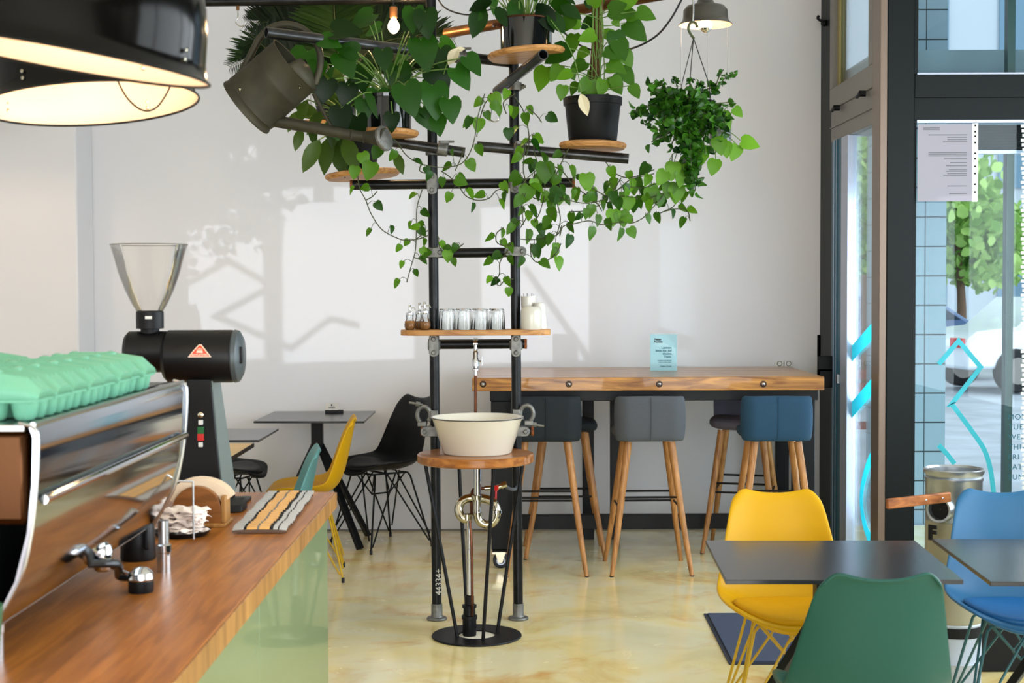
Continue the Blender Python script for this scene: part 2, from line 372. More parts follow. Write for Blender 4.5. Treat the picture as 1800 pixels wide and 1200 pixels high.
        if sub:
            md = o.modifiers.new('subdivision', 'SUBSURF'); md.levels = sub; md.render_levels = sub
        return o
def tag(o, label=None, cat=None, group=None, kind=None):
    if label: o['label'] = label
    if cat: o['category'] = cat
    if group: o['group'] = group
    if kind: o['kind'] = kind
    return o
def thing(name, label, cat, loc=(0, 0, 0), group=None):
    o = bpy.data.objects.new(name, None); C.objects.link(o); o.location = loc; o.empty_display_size = .1
    return tag(o, label, cat, group)
def dup(root, loc=None, rotz=None, label=None, group=None, scale=None):
    def cp(o, par):
        c = o.copy(); C.objects.link(c)
        if par is not None: c.parent = par
        for ch in o.children: cp(ch, c)
        return c
    r = cp(root, None)
    if loc is not None: r.location = loc
    if rotz is not None: r.rotation_euler = (0, 0, rotz)
    if scale is not None: r.scale = (scale,)*3
    if label: r['label'] = label
    if group: r['group'] = group
    return r
def struct(o): o['kind'] = 'structure'; return o
def circ(c, r, n=32, ax=(1, 0, 0), ay=(0, 1, 0), a0=0, a1=360):
    c, ax, ay = Vector(c), Vector(ax), Vector(ay)
    m = n if a1-a0 >= 360 else n-1
    return [c+ax*(r*math.cos(R(a0+(a1-a0)*i/m)))+ay*(r*math.sin(R(a0+(a1-a0)*i/m))) for i in range(n)]
def smooth(pts, k=6):
    """Catmull-Rom through the points"""
    P = [Vector(p) for p in pts]; P = [P[0]*2-P[1]]+P+[P[-1]*2-P[-2]]; out = []
    for i in range(1, len(P)-2):
        a, b, c, d = P[i-1:i+3]
        for j in range(k):
            t = j/k; out.append(.5*((2*b)+(c-a)*t+(2*a-5*b+4*c-d)*t*t+(3*b-3*c+d-a)*t**3))
    out.append(P[-2]); return out
def text(s, size, loc, mat, parent=None, rot=(R(90), 0, 0), name='lettering', align='LEFT', ext=.0006, bold=0, space=1):
    cu = bpy.data.curves.new(name, 'FONT'); cu.body = s; cu.size = size; cu.align_x = align; cu.extrude = ext; cu.offset = bold; cu.space_character = space; cu.space_line = .95
    tmp = bpy.data.objects.new('tmp', cu); C.objects.link(tmp); bpy.context.view_layer.update()
    me = bpy.data.meshes.new_from_object(tmp.evaluated_get(bpy.context.evaluated_depsgraph_get()))
    bpy.data.objects.remove(tmp); me.materials.clear(); me.materials.append(mat)
    o = bpy.data.objects.new(name, me); C.objects.link(o); o.rotation_euler = rot
    if parent is not None:
        o.parent = parent; off = Vector((0, 0, 0)); q = parent
        while q is not None: off += Vector(q.location); q = q.parent
        o.location = Vector(loc)-off
    else: o.location = loc
    return o
# leaves ------------------------------------------------------------
LEAF = {
 'heart': [(0, 0, 0), (.20, -.14, 0), (.40, -.08, .02), (.5, .14, .03), (.46, .38, .02), (.30, .66, 0), (.11, .9, -.02)],
 'pothos': [(0, 0, 0), (.22, -.07, 0), (.42, .08, .02), (.46, .3, .02), (.36, .58, 0), (.16, .84, -.02), (.05, .95, 0)],
 'lance': [(0, 0, 0), (.13, .08, 0), (.28, .26, .02), (.33, .46, .02), (.27, .68, 0), (.12, .88, -.01), (.04, .96, 0)],
 'round': [(0, 0, 0), (.3, .06, .05), (.48, .32, .1), (.44, .66, .1), (.2, .92, .02)],
 'blade': [(0, 0, 0), (.05, .15, 0), (.07, .45, 0), (.05, .8, 0)],
}
def leaf(mb, p, d, nrm, L, kind='heart', wid=1.0, fold=.25, droop=.25, tone=None):
    mb.has_tone = True; mb.tone = random.random() if tone is None else tone
    d = Vector(d).normalized(); n = Vector(nrm); n = n-d*n.dot(d)
    n = n.normalized() if n.length > 1e-4 else frame_of(d)[0]
    x = d.cross(n).normalized(); p = Vector(p); o = LEAF[kind]
    P = lambda a, b, c: p+x*(a*L*wid)+d*(b*L)+n*((c+fold*abs(a)*.6-droop*b*b*.5)*L)
    mid = [P(0, max(b, 0), 0) for a, b, c in o]+[P(0, 1, 0)]
    Rr = [P(a, b, c) for a, b, c in o]; Ll = [P(-a, b, c) for a, b, c in o]; m = len(o)
    vs = mid+Rr+Ll; fs = []
    for i in range(1, m):
        a = i-1
        if i == 1: fs.append((0, m+1+1, 1)) ; fs.append((0, 1, 2*m+1+1))
        else:
            fs.append((a, m+1+a, m+1+i, i)); fs.append((a, i, 2*m+1+i, 2*m+1+a))
    fs.append((m-1, 2*m, m)); fs.append((m-1, m, 3*m))
    mb.add(vs, fs)
def rnd(a, b): return random.uniform(a, b)
# ============================================================ THE SETTING
struct(MB().box((-5, -3.6, -.1), (3.7, 9.8, 0)).build('floor', M['floor']))
struct(MB().box((-5, -3.6, 3.7), (3.7, 9.8, 3.8)).build('ceiling', M['ceil']))
struct(MB().box((-2.75, 9.66, 0), (2.07, 9.82, 3.7)).build('wall_back', M['wall']))
struct(MB().box((-5, 9.3, 0), (-2.735, 9.66, 3.7)).build('wall_corner', M['wall'], bevel=.012))
struct(MB().box((-5.12, -3.6, 0), (-5, 9.66, 3.7)).build('wall_left', M['wall']))
struct(MB().box((-2.73, 9.652, 0), (2.0, 9.66, .012)).build('baseboard_back', M['framegrey']))
# street side wall behind the viewer: sill, lintel, piers and a big opening
fw = MB()
fw.box((-5, -3.72, 0), (3.7, -3.6, .5)); fw.box((-5, -3.72, 3.3), (3.7, -3.6, 3.7)); fw.box((-5, -3.72, .5), (-3.6, -3.6, 3.3)); fw.box((3.2, -3.72, .5), (3.7, -3.6, 3.3)); fw.box((-.3, -3.72, .5), (-.1, -3.6, 3.3))
struct(fw.build('wall_front', M['wall']))
# right wall (out of frame); openings cut to shape sun patches on wall_back
XR = 3.62
def on_right(px, py):
    """where the sun ray that lands at this point of the back wall crosses the right wall"""
    p = at(px, py, 9.66); t = (XR-p.x)/(-sd.x); q = p-sd*t; return q.y, q.z
holes = []
for (xa, ya, xb, yb) in ((397, 292, 480, 395), (398, 258, 455, 280), (490, 332, 745, 630), (318, 396, 470, 630), (840, 365, 1050, 632), (1150, 385, 1236, 700)):
    y0, z1 = on_right(xa, ya); y1, z0 = on_right(xb, yb)
    holes.append((y0, y1, z0, z1))
def wall_with_holes(mb, X0, X1, ya, yb, za, zb, hs):
    ys = sorted({ya, yb, *[h[0] for h in hs], *[h[1] for h in hs]}); zs = sorted({za, zb, *[h[2] for h in hs], *[h[3] for h in hs]})
    for i in range(len(ys)-1):
        for j in range(len(zs)-1):
            cy, cz = (ys[i]+ys[i+1])/2, (zs[j]+zs[j+1])/2
            if any(h[0] < cy < h[1] and h[2] < cz < h[3] for h in hs): continue
            mb.box((X0, ys[i], zs[j]), (X1, ys[i+1], zs[j+1]))
wr = MB(); wall_with_holes(wr, 3.6, 3.64, -3.6, 8.05, 0, 3.7, holes)
struct(wr.build('wall_right', M['wall']))
# unseen dark frames added at right for contrast in reflections: kick panel, head rail and posts between the lit openings
sp_h = sorted((h[0], h[1]) for h in holes); gaps = []; e_ = None
for a_, b_ in sp_h:
    if e_ is not None and a_-e_ > .12: gaps.append((a_+e_)/2)
    e_ = b_ if e_ is None else max(e_, b_)
kb = MB(); kb.box((3.43, -3.5, 0), (3.48, 7.9, .72)); kb.box((3.43, -3.5, 3.08), (3.48, 7.9, 3.7))
struct(kb.build('window_frame', M['frame']))
for g_ in [-1.6, -.2, 1.0, sp_h[0][0]-.2]+gaps+[7.7]: struct(MB().box((3.42, g_-.05, .72), (3.5, g_+.05, 3.08)).build('reflection_post', M['frame']))
# zigzag vinyl on the right windows and a fringe of horizontal film strips
def ribbon(P, wd, nrm, th=.001):
    """mitred flat band through coplanar points"""
    nrm = Vector(nrm); n = len(P); L_, R_ = [], []
    for i, p in enumerate(P):
        a = (P[i]-P[i-1]).normalized() if i else None; b = (P[i+1]-P[i]).normalized() if i < n-1 else None
        a = a or b; b = b or a; t = (a+b).normalized(); s = nrm.cross(t).normalized(); k = 1/max(.35, s.dot(nrm.cross(a).normalized()))
        L_.append(p-s*wd/2*k); R_.append(p+s*wd/2*k)
    m = MB(); vs = []; fs = []
    for a, b in zip(L_, R_): vs += [a-nrm*th, b-nrm*th, b+nrm*th, a+nrm*th]
    for i in range(n-1):
        for k in range(4): fs.append((i*4+k, i*4+(k+1) % 4, i*4+4+(k+1) % 4, i*4+4+k))
    fs += [(0, 1, 2, 3), tuple(4*(n-1)+k for k in (3, 2, 1, 0))]; m.add(vs, fs); return m
def strip_right(name, pts, wd):
    P = []
    for x, y in pts:
        a, b = on_right(x, y); P.append(Vector((3.59, a, b)))
    o = ribbon(P, wd, (1, 0, 0)).build(name, M['decal']); o['kind'] = 'structure'; return o
strip_right('window_decal', [(200, 575), (410, 458), (486, 503), (388, 556), (520, 612), (588, 560), (640, 572)], .045)
strip_right('window_decal', [(930, 470), (1050, 640)], .05)
fs_ = MB()
for i in range(36):
    ya = 385+i*8.2; a, z = on_right(1216, ya); b, _ = on_right(1262, ya)
    fs_.box((3.588, a+.06*random.random(), z-.0085), (3.592, b, z+.0085))
fs_.box((3.588, b-.06, on_right(1250, 690)[1]), (3.592, b+.25, on_right(1250, 380)[1]))
struct(fs_.build('window_film', M['frame']))
# ---------------- side glazing with the open door, in the plane X = 2.02
s1 = MB()
s1.box((2.02, 9.28, 0), (2.10, 9.66, 3.7)); s1.build('door_post', M['frame'])['kind'] = 'structure'
XS = 2.02
w1 = thing('window_1', None, None, (XS, 8.7, 2.6)); del_ = w1
w1['kind'] = 'structure'
m = MB(); m.box((2.0, 8.20, 2.70), (2.07, 9.30, 2.83)); m.box((2.0, 8.20, 2.83), (2.07, 8.30, 3.7)); m.box((2.0, 9.22, 2.83), (2.07, 9.30, 3.7))
m.build('window_frame', M['framegrey'], w1, bevel=.004)
MB().box((2.03, 9.16, 2.83), (2.06, 9.22, 3.7)).build('window_reveal', pm('ochre_reveal', srgb(150, 136, 84), .6), w1)
MB().box((2.04, 8.30, 2.83), (2.048, 9.16, 3.7)).build('pane', M['glassp'], w1)
for yy, zz in ((9.02, 2.685), (8.36, 2.685)):
    lt = MB().tube([(2.0, yy, zz), (1.965, yy, zz)], .018).tube([(1.965, yy+.05, zz-.012), (1.965, yy-.03, zz+.004)], .011).build('latch', M['black'], w1)
tr = MB(); tr.box((2.01, 8.15, 2.50), (2.08, 9.30, 2.70)); tr.box((2.0, 8.15, 2.585), (2.012, 9.3, 2.592)); struct(tr.build('trim_1', M['framegrey'], bevel=.003))
d1 = thing('door_1', None, None, (XS, 8.7, 0)); d1['kind'] = 'structure'
m = MB(); m.box((2.01, 9.10, 0), (2.07, 9.28, 2.50)); m.box((2.0, 8.975, 0), (2.06, 9.085, 2.50)); m.box((1.995, 9.13, 0), (2.012, 9.15, 2.5)); m.box((1.995, 9.06, 0), (2.002, 9.075, 2.5))
m.build('door_frame', M['frameteal'], d1, bevel=.003)
MB().box((1.992, 9.135, 0), (1.996, 9.142, 2.5)).box((1.996, 9.09, 0), (2.01, 9.098, 2.5)).build('door_seal', M['alu'], d1)
MB().box((2.0, 8.80, 0), (2.055, 8.97, 2.5)).build('door_edge', M['alu'], d1, bevel=.003)
MB().box((1.992, 9.02, 1.005), (2.002, 9.05, 1.06)).build('lock', M['chromer'], d1)
MB().box((2.035, 8.15, .02), (2.043, 8.80, 2.5)).build('pane', M['glassp'], d1)
m = MB(); m.box((2.0, 8.03, 0), (2.04, 8.20, 3.7)); struct(m.build('trim_2', pm('bronze_jamb', srgb(120, 104, 92), .35, .4), bevel=.004))
struct(MB().box((2.04, 8.03, 0), (2.19, 8.2, 3.7)).build('door_post', M['frame'], bevel=.006))
# decal lines on the side pane
def decal_x(pts, wd, X, parent):
    P = []
    for x, y in pts:
        d = ray(x, y); P.append(CL+d*(X/d.x))
    return ribbon(P, wd, (1, 0, 0)).build('decal_line', M['decal'], parent)
decal_x([(1494, 625), (1546, 568)], .09, 2.033, d1); decal_x([(1494, 724), (1546, 664)], .09, 2.033, d1)
decal_x(smooth([(1546, 780), (1530, 808), (1519, 840), (1514, 872), (1516, 905), (1524, 935), (1532, 950)], 4), .07, 2.033, d1)
# ---------------- front glazing, plane Y = 8.05
w2 = thing('window_2', None, None, (2.9, 8.08, 2.75)); w2['kind'] = 'structure'
m = MB()
m.box((2.19, 8.05, 2.50), (3.6, 8.13, 2.75)); m.box((2.19, 8.035, 2.62), (3.6, 8.05, 2.745)); m.box((2.19, 8.05, 2.75), (2.212, 8.13, 3.7)); m.box((2.19, 8.05, 3.5), (3.6, 8.13, 3.7)); m.box((3.5, 8.05, 0), (3.6, 8.13, 2.5)); m.box((2.19, 8.05, 0), (2.206, 8.13, 2.5)); m.box((2.19, 8.05, 0), (3.6, 8.13, .06))
m.build('window_frame', M['frame'], w2, bevel=.003)
m = MB(); m.box((2.206, 8.045, 2.485), (3.6, 8.06, 2.5)); m.box((2.206, 8.045, 2.745), (3.6, 8.06, 2.755)); m.build('window_bead', M['alu'], w2)
MB().box((2.206, 8.085, .06), (3.5, 8.091, 2.49)).build('pane', M['glassp'], w2)
MB().box((2.212, 8.085, 2.755), (3.5, 8.091, 3.5)).build('pane', M['glassp'], w2)
m = MB(); a = at(1766, 262, 8.2); b = at(1779, 262, 8.2); m.box((a.x, 8.16, 0), (b.x, 8.22, 2.48)); m.box((a.x, 8.16, 2.75), (b.x, 8.22, 3.5)); m.build('mullion', pm('green_mullion', srgb(50, 74, 70), .4), w2)
a = at(1718, 216, 8.14); m = MB()
for i in range(9): m.box((a.x, 8.14, 2.345+i*.0155), (3.5, 8.17+.004*(i % 2), 2.345+i*.0155+.014))
m.build('roller_box', M['frame'], w2); MB().box((a.x, 8.13, 2.325), (3.5, 8.19, 2.343)).build('window_bead', M['alu'], w2)
def decal_y(pts, wd, Y, parent, k=None):
    P = [at(x, y, Y) for x, y in pts]
    return ribbon(P, wd, (0, 1, 0)).build('decal_line', M['decal'], parent)
decal_y([(1650, 640), (1685, 599), (1724, 645), (1672, 711)]+smooth([(1674, 711), (1708, 757), (1730, 790), (1741, 825), (1747, 868)], 5), .026, 8.082, w2)
decal_y([(1650, 782), (1664, 797), (1678, 815)], .026, 8.082, w2)
days = ['MON', 'TUE', 'WED', 'THU', 'FRI', 'SAT', 'SUN']
for i, s in enumerate(days): text(s, .042, at(1772, 737+i*17.6, 8.08), M['ink'], w2, space=1.15)
m = MB()
for i in range(80):
    p = at(1796+1.6*math.sin(i*2.1), 205+i*8.25, 8.08); m.box((p.x, 8.079, p.z-.0085), (3.5, 8.081, p.z+.0085))
m.build('frosted_stripe', pm('frosted_film', srgb(226, 232, 232), .7), w2)
# A4 notice in a punched sleeve on the glass
pp = thing('notice_sheet', 'white printed notice in a punched clear sleeve taped to the street window', 'notice', at(1661, 354, 8.03))
a = at(1612, 354, 8.03); b = at(1709, 218, 8.03)
MB().box((a.x, 8.026, a.z), (b.x, 8.029, b.z)).build('sheet', M['paper'], pp)
c = at(1718, 354, 8.03); mm = MB(); mm.box((b.x, 8.0255, a.z-.002), (c.x, 8.0295, b.z+.004)); mm.build('punched_edge', M['whitep'], pp)
mm = MB()
for t_ in (.98, .9, .84, .76, .62, .55, .45, .36, .22, .12): mm.box(((b.x+c.x)/2-.005, 8.024, a.z+(b.z-a.z)*t_-.005), ((b.x+c.x)/2+.005, 8.0254, a.z+(b.z-a.z)*t_+.005))
mm.build('punch_hole', M['hole'], pp)
mm = MB(); random.seed(3)
for i, (ty, n) in enumerate([(.95, 1), (.93, 1), (.86, 2), (.83, 1), (.80, 1), (.77, 1), (.63, 2), (.61, 2), (.59, 2), (.55, 1), (.5, 1), (.46, 1), (.41, 1), (.39, 1), (.36, 1), (.33, 1), (.2, 1), (.1, 3)]):
    z = a.z+(b.z-a.z)*ty
    x0 = a.x+(b.x-a.x)*rnd(.45, .6); x1 = b.x-.03; 
    if n == 2: x0 = a.x+(b.x-a.x)*.2
    if ty > .9: x0, x1 = a.x+.03, a.x+.12
    mm.box((x0, 8.0245, z-.0022), (x1, 8.026, z+.0022))
mm.build('print', pm('grey_print', srgb(104, 104, 110), .8), pp)
# ---------------- outside
struct(MB().box((-12, 8.2, -.12), (30, 40, -.02)).build('ground_outside', M['pave']))
struct(MB().box((3.75, -6, -.12), (30, 8.2, -.02)).build('ground_street', M['pave']))
o = MB().box((2.72, 9.95, -.02), (2.93, 11.3, 4.2)).build('tiled_column', M['tile']); tag(o, 'white tiled column with dark joints standing just outside the street window', 'column')
struct(MB().box((2.1, 8.5, 2.75), (3.7, 11.4, 2.95)).build('canopy', pm('canopy_grey', srgb(128, 148, 158), .7)))
bd = thing('building', 'pale rendered building across the street with blue grey windows', 'building', (7, 38, 0))
MB().box((-4, 38, 0), (26, 42, 14)).build('wall', M['facadew'], bd)
for i in range(9):
    for j in range(3):
        MB().box((-2+i*2.9, 37.93, .9+j*3.2), (-.4+i*2.9, 38.02, 2.7+j*3.2)).build('window', M['bwin'], bd)
def tree(x, y, h, r, n, lab, seed):
    random.seed(seed)
    t = thing('street_tree', lab, 'tree', (x, y, 0), 'street trees')
    MB().tube(smooth([(x, y, 0), (x+.1, y, h*.4), (x-.05, y, h)], 5), [.13-.08*i/10 for i in range(11)]).build('trunk', M['fence'], t)
    m = MB()
    cl = [(Vector((x+rnd(-1, 1)*r*.7, y+rnd(-1, 1)*r*.7, h+rnd(-.8, 1)*r*.8)), r*rnd(.35, .6)) for _ in range(14)]
    for _ in range(n):
        c, q = random.choice(cl); d = Vector((rnd(-1, 1), rnd(-1, 1), rnd(-1, 1))).normalized()
        leaf(m, c+d*q*rnd(.5, 1), (rnd(-1, 1), rnd(-1, 1), rnd(-1, .2)), (rnd(-1, 1), rnd(-1, 1), rnd(0, 1)), rnd(.13, .24), 'lance', 1.6)
    m.build('foliage', M['treeleaf'], t)
tree(6.9, 28.6, 3.6, 2.0, 4200, 'sunlit green tree seen past the open side door', 11)
tree(8.6, 28.5, 2.9, 1.5, 3200, 'sunlit green tree seen through the front window beside the tiled column', 12)
tree(12.4, 31.5, 3.6, 1.5, 2200, 'farthest green tree showing at the right edge of the street window', 13)
def car(x, y, rz, mt, lab):
    t = thing('parked_car', lab, 'car', (x, y, 0), 'cars parked on the street'); t.rotation_euler = (0, 0, rz)
    prof = [(-2.1, .35), (-2.12, .75), (-1.9, .92), (-1.25, .98), (-.7, 1.42), (.75, 1.45), (1.45, 1.0), (2.0, .88), (2.12, .6), (2.08, .35)]
    MB().prism(prof, -.82, .82).build('body', mt, t, w=False, bevel=.06)
    gp = [(-1.12, 1.0), (-.66, 1.38), (.70, 1.41), (1.3, 1.02)]
    MB().prism(gp, -.835, .835).build('side_glass', M['carg'], t, w=False, bevel=.02)
    for sx in (-1.3, 1.3):
        for sy in (-.8, .8):
            MB().lathe([(.001, -.1), (.3, -.1), (.33, -.06), (.33, .06), (.3, .1), (.001, .1)], (sx, sy, .33), (0, 1, 0), 24).build('wheel', M['tyre'], t, w=False)
            MB().lathe([(.001, -.112), (.2, -.112), (.2, .112), (.001, .112)], (sx, sy, .33), (0, 1, 0), 20).build('hub_cap', M['framegrey'], t, w=False)
    for sy in (-.6, .6): MB().box((-2.15, sy-.18, .68), (-2.1, sy+.18, .82)).build('tail_light', M['red'], t, w=False)
car(8.6, 23.0, R(12), M['carw'], 'white car parked outside, nearer of the two behind the street window')
car(6.3, 25.8, R(5), M['carb'], 'blue grey car parked farther off behind the white one')
fn = MB()
for i in range(8): fn.box((4.55+i*.14, 19.8, 0), (4.66+i*.14, 19.84, 1.75))
fn.box((4.5, 19.84, .4), (5.7, 19.87, .5)); fn.box((4.5, 19.84, 1.3), (5.7, 19.87, 1.4))
tag(fn.build('timber_fence', M['fence']), 'brown slatted timber fence outside, seen through the side door below the tree', 'fence')
# outdoor chair with reddish frame outside door
t = thing('street_bench', 'reddish slatted bench on the pavement outside the side door', 'bench', (2.95, 12, 0))
m = MB()
for i in range(5): m.box((2.6, 11.9+i*.08, .44), (3.5, 11.96+i*.08, .47))
m.build('seat', pm('red_brown_slats', srgb(150, 84, 70), .6), t)
m = MB()
for i in range(3): m.box((2.6, 12.32, .6+i*.11), (3.5, 12.35, .68+i*.11))
m.build('backrest', pm('red_brown_slats', srgb(150, 84, 70), .6), t)
for xx in (2.65, 3.4): MB().box((xx, 11.9, 0), (xx+.05, 11.95, .44)).build('leg', M['black'], t); MB().box((xx, 12.3, 0), (xx+.05, 12.35, .9)).build('leg', M['black'], t)
# ---------------- small fittings on the walls
p = at(1440, 40, 9.55)
t = thing('coat_hook', 'small black hook high on the wall beside the dark window frame', 'hook', (2.0, 9.5, p.z))
MB().tube(smooth([(2.02, 9.5, p.z), (1.985, 9.5, p.z+.005), (1.965, 9.5, p.z+.02), (1.972, 9.5, p.z+.036)], 4), .009).ball((2.005, 9.5, p.z-.012), .022).build('hook_arm', M['black'], t)
so = thing('wall_socket', 'white double socket on the wall at the right end of the bar table', 'socket', at(1377, 640, 9.64))
for i in range(2):
    a = at(1362+i*16, 644, 9.66); b = at(1376+i*16, 633, 9.66); o = MB().box((a.x, 9.635, a.z), (b.x, 9.66, b.z)).build('socket_plate', M['whitep'], so, bevel=.004)
    c = (a+b)/2; MB().lathe([(.018, 0), (.018, .003), (.013, .003)], (c.x, 9.634, c.z), (0, -1, 0), 16).build('socket_well', M['framegrey'], o)
hb = thing('door_handle_plate', 'tall black handle plate on the dark frame at the right end of the bar', 'door handle', (1.98, 9.3, 1.0))
a = at(1437, 681, 9.25); b = at(1449, 588, 9.25)
MB().box((a.x, 9.24, a.z), (2.02, 9.27, a.z+.12)).box((a.x, 9.24, b.z-.14), (a.x+.018, 9.27, b.z)).box((a.x, 9.24, a.z), (a.x+.018, 9.27, b.z)).box((a.x+.01, 9.24, a.z+.1), (2.02, 9.27, a.z+.2)).build('handle', M['black'], hb, bevel=.004)

# ============================================================ PIPE RACK
YP = 7.06
rack = thing('pipe_rack', 'tall plant rack of dark scaffold tubes bolted to the marbled floor', 'rack', (-.17, YP, 0))
def px_r(wpx, Y): return wpx/2*Y/F
def scaff(p0, p1, r=.0235, mat='steel2', name='tube'):
    return MB().pipe(p0, p1, r).build(name, M[mat], rack)
poleL = [at(768, 1090, YP), at(757, -60, YP)]; poleR = [at(911, 1090, YP), at(903, 112, YP)]
for P, nm in ((poleL, 'upright_tube'), (poleR, 'upright_tube')):
    P[0].z = 0; o = scaff(P[0], P[1], .0235, 'steel', nm)
    b = P[0]
    MB().lathe([(.026, .0), (.048, .0), (.05, .006), (.046, .012), (.03, .014), (.027, .02), (.027, .075), (.0245, .078)], b, seg=28).build('floor_flange', M['cast'], rack)
# rough mortar around flanges is the floor's own; rungs (behind the uprights)
def rung(x0, y0, x1, y1, dy=.047, ends=True, nm='rung'):
    a = at(x0, y0, YP+dy); b = at(x1, y1, YP+dy); o = scaff(a, b, .0235, 'steel', nm)
    if ends:
        d = (b-a).normalized()
        for p, s in ((a, -1), (b, 1)): MB().pipe(p, p+d*s*.012, .0242, .006).build('rusty_end', M['rustend'], o)
    return o
rung(620, 325, 1006, 321); rung(748, 445, 920, 443, ends=False); rung(757, 605, 922, 604); rung(744, 757, 934, 757)
def coupler(c, axis='v', L=.105, parent=rack):
    """cast half-coupler plate across the front of an upright with two bolts"""
    c = Vector(c); t = MB()
    lx, lz = (.046, L) if axis == 'v' else (L, .046)
    n = 10; rr = .021; poly = []
    for cx, cz, a0 in ((lx/2-rr, lz/2-rr, 0), (-lx/2+rr, lz/2-rr, 90), (-lx/2+rr, -lz/2+rr, 180), (lx/2-rr, -lz/2+rr, 270)):
        poly += [(cx+rr*math.cos(R(a0+9*k)), cz+rr*math.sin(R(a0+9*k))) for k in range(11)]
    t.prism(poly, -.016, .006, o=c+Vector((0, -.028, 0)))
    t.lathe([(.0275, -.022), (.031, -.018), (.031, .018), (.0275, .022)], c, (0, 0, 1) if axis == 'v' else (1, 0, 0), 24)
    o = t.build('coupler', M['cast'], parent, bevel=.002)
    for s in (-1, 1):
        d = Vector((0, 0, s*(L/2-.02))) if axis == 'v' else Vector((s*(L/2-.02), 0, 0))
        MB().lathe([(.001, .014), (.008, .014), (.012, .01), (.012, 0)], c+d+Vector((0, -.044, 0)), (0, -1, 0), 6).lathe([(.001, .02), (.006, .02), (.006, .0)], c+d+Vector((0, -.044, 0)), (0, -1, 0), 12).build('bolt', M['cast'], o)
    return o
for x, y in ((760, 323), (905, 321)): coupler(at(x, y, YP))
coupler(at(762, 444, YP), 'h'); coupler(at(906, 442, YP), 'h')
for x, y in ((763, 607), (907, 607)): coupler(at(x, y, YP))
coupler(at(762, 757, YP), 'h', .12); coupler(at(909, 757, YP), 'h', .12)
for x in (760, 905): MB().lathe([(.028, -.014), (.033, -.012), (.033, .012), (.028, .014)], at(x, 268 if x < 800 else 262, YP), (0, 0, 1), 24).build('collar', M['cast'], rack)
# open swivel couplers at the wash bowl
def swivel(c, s):
    c = Vector(c)
    m = MB(); m.tube([c+Vector((math.cos(R(a))*.031*s, 0, math.sin(R(a))*.04)) for a in range(-60, 245, 18)], .0105, 10)
    m.box((c.x-.012 if s > 0 else c.x-.03, c.y-.012, c.z-.055), (c.x+.03 if s > 0 else c.x+.012, c.y+.012, c.z-.033))
    m.box((c.x-s*.05-.018, c.y-.014, c.z-.02), (c.x-s*.05+.018, c.y+.014, c.z+.022))
    o = m.build('swivel_coupler', M['cast'], rack, bevel=.003)
    b1 = c+Vector((s*.005, 0, .048)) if s < 0 else c+Vector((s*.012, 0, -.048))
    d = Vector((-.065, 0, .012)) if s < 0 else Vector((.07, 0, -.012))
    MB().tube([b1, b1+d], .0055, 10).lathe([(.001, -.01), (.012, -.01), (.012, .01), (.001, .01)], b1+d*.35, d, 6).build('bolt', M['cast'], o)
swivel(at(745, 729, YP-.03), -1); swivel(at(926, 727, YP-.03), 1)
# slanting arms, from pixel ends and depths
def arm(x0, y0, Y0, x1, y1, Y1, r=.0242, mat='steel2', coup=()):
    a, b = at(x0, y0, Y0), at(x1, y1, Y1); o = scaff(a, b, r, mat, 'arm_tube'); d = (b-a).normalized()
    for t in coup:
        c = a+(b-a)*t; k = MB().lathe([(r+.001, -.026), (r+.008, -.022), (r+.008, .022), (r+.001, .026)], c, d, 24)
        k.box((c.x-.012, c.y-.02, c.z+r), (c.x+.03, c.y+.02, c.z+r+.016)); k.tube([c+Vector((-.02, 0, r+.012)), c+Vector((.055, 0, r+.012))], .006, 10)
        k.build('coupler', M['cast'], rack, bevel=.002)
    return a, b
arm(468, 57, 6.45, 905, 111, 7.10, coup=(.76,))
arm(640, 242, 6.98, 817, 268, 6.99, coup=(.78,))
arm(839, 257, 6.97, 1105, 279, 6.93, coup=(.28,))
arm(783, 59, 7.55, 1230, -21, 6.9, .026, 'rust', coup=(.47,))
arm(874, 160, 7.04, 955, 96, 6.45, .0235)
c = at(906, 152, 7.03); MB().tube([c+Vector((-.04, 0, .0)), c+Vector((.05, 0, 0))], .007, 10).lathe([(.001, -.012), (.013, -.012), (.013, .012), (.001, .012)], c+Vector((.03, 0, 0)), (1, 0, 0), 6).lathe([(.024, -.02), (.03, -.018), (.03, .018), (.024, .02)], c, (0, 0, 1), 20).build('coupler', M['cast'], rack)
arm(300, 4, 7.5, 760, -2, 7.5, .024, 'steel')
# wooden discs that carry the pots
def disc(x, y, Y, wpx, tilt, ty=0, th=.026, mat='disc', nm='wooden_disc'):
    c = at(x, y, Y); r = wpx/2*Y/F
    ax = Vector((-math.sin(R(tilt)), math.sin(R(ty)), math.cos(R(tilt)))).normalized()
    MB().lathe([(.001, -th), (r*.93, -th), (r, -th*.55), (r, -th*.2), (r-.004, 0), (.001, 0)], c, ax, 48).build(nm, M[mat], rack)
    return c, r
dA = disc(637, 303, 7.22, 132, 5, 1); dB = disc(682, 229, 6.85, 108, -1.5, 0); dC = disc(925, 91, 6.88, 136, 5, 1); dD = disc(1042, 252, 6.93, 118, -1.2, 1)
# shelf with rounded ends, clamped between the uprights
sz = at(836, 578, YP).z; x0, x1 = at(704, 580, 6.96).x, at(968, 580, 6.96).x
poly = [(x1-.09+.09*math.cos(R(a)), .09*math.sin(R(a))) for a in range(-90, 91, 12)]+[(x0+.09+.09*math.cos(R(a)), .09*math.sin(R(a))) for a in range(90, 271, 12)]
MB().prism(poly, -.026, 0, o=(0, 6.97, sz), ay=(0, 1, 0), az=(0, 0, 1)).build('shelf_board', M['disc'], rack, bevel=.003)
# scrawled number on the left upright
text('44334+', .042, at(779, 1046, YP-.0245)+Vector((-.008, .006, 0)), M['porc'], rack, rot=(R(90), R(-90), R(12)), name='chalk_number', ext=.0005)
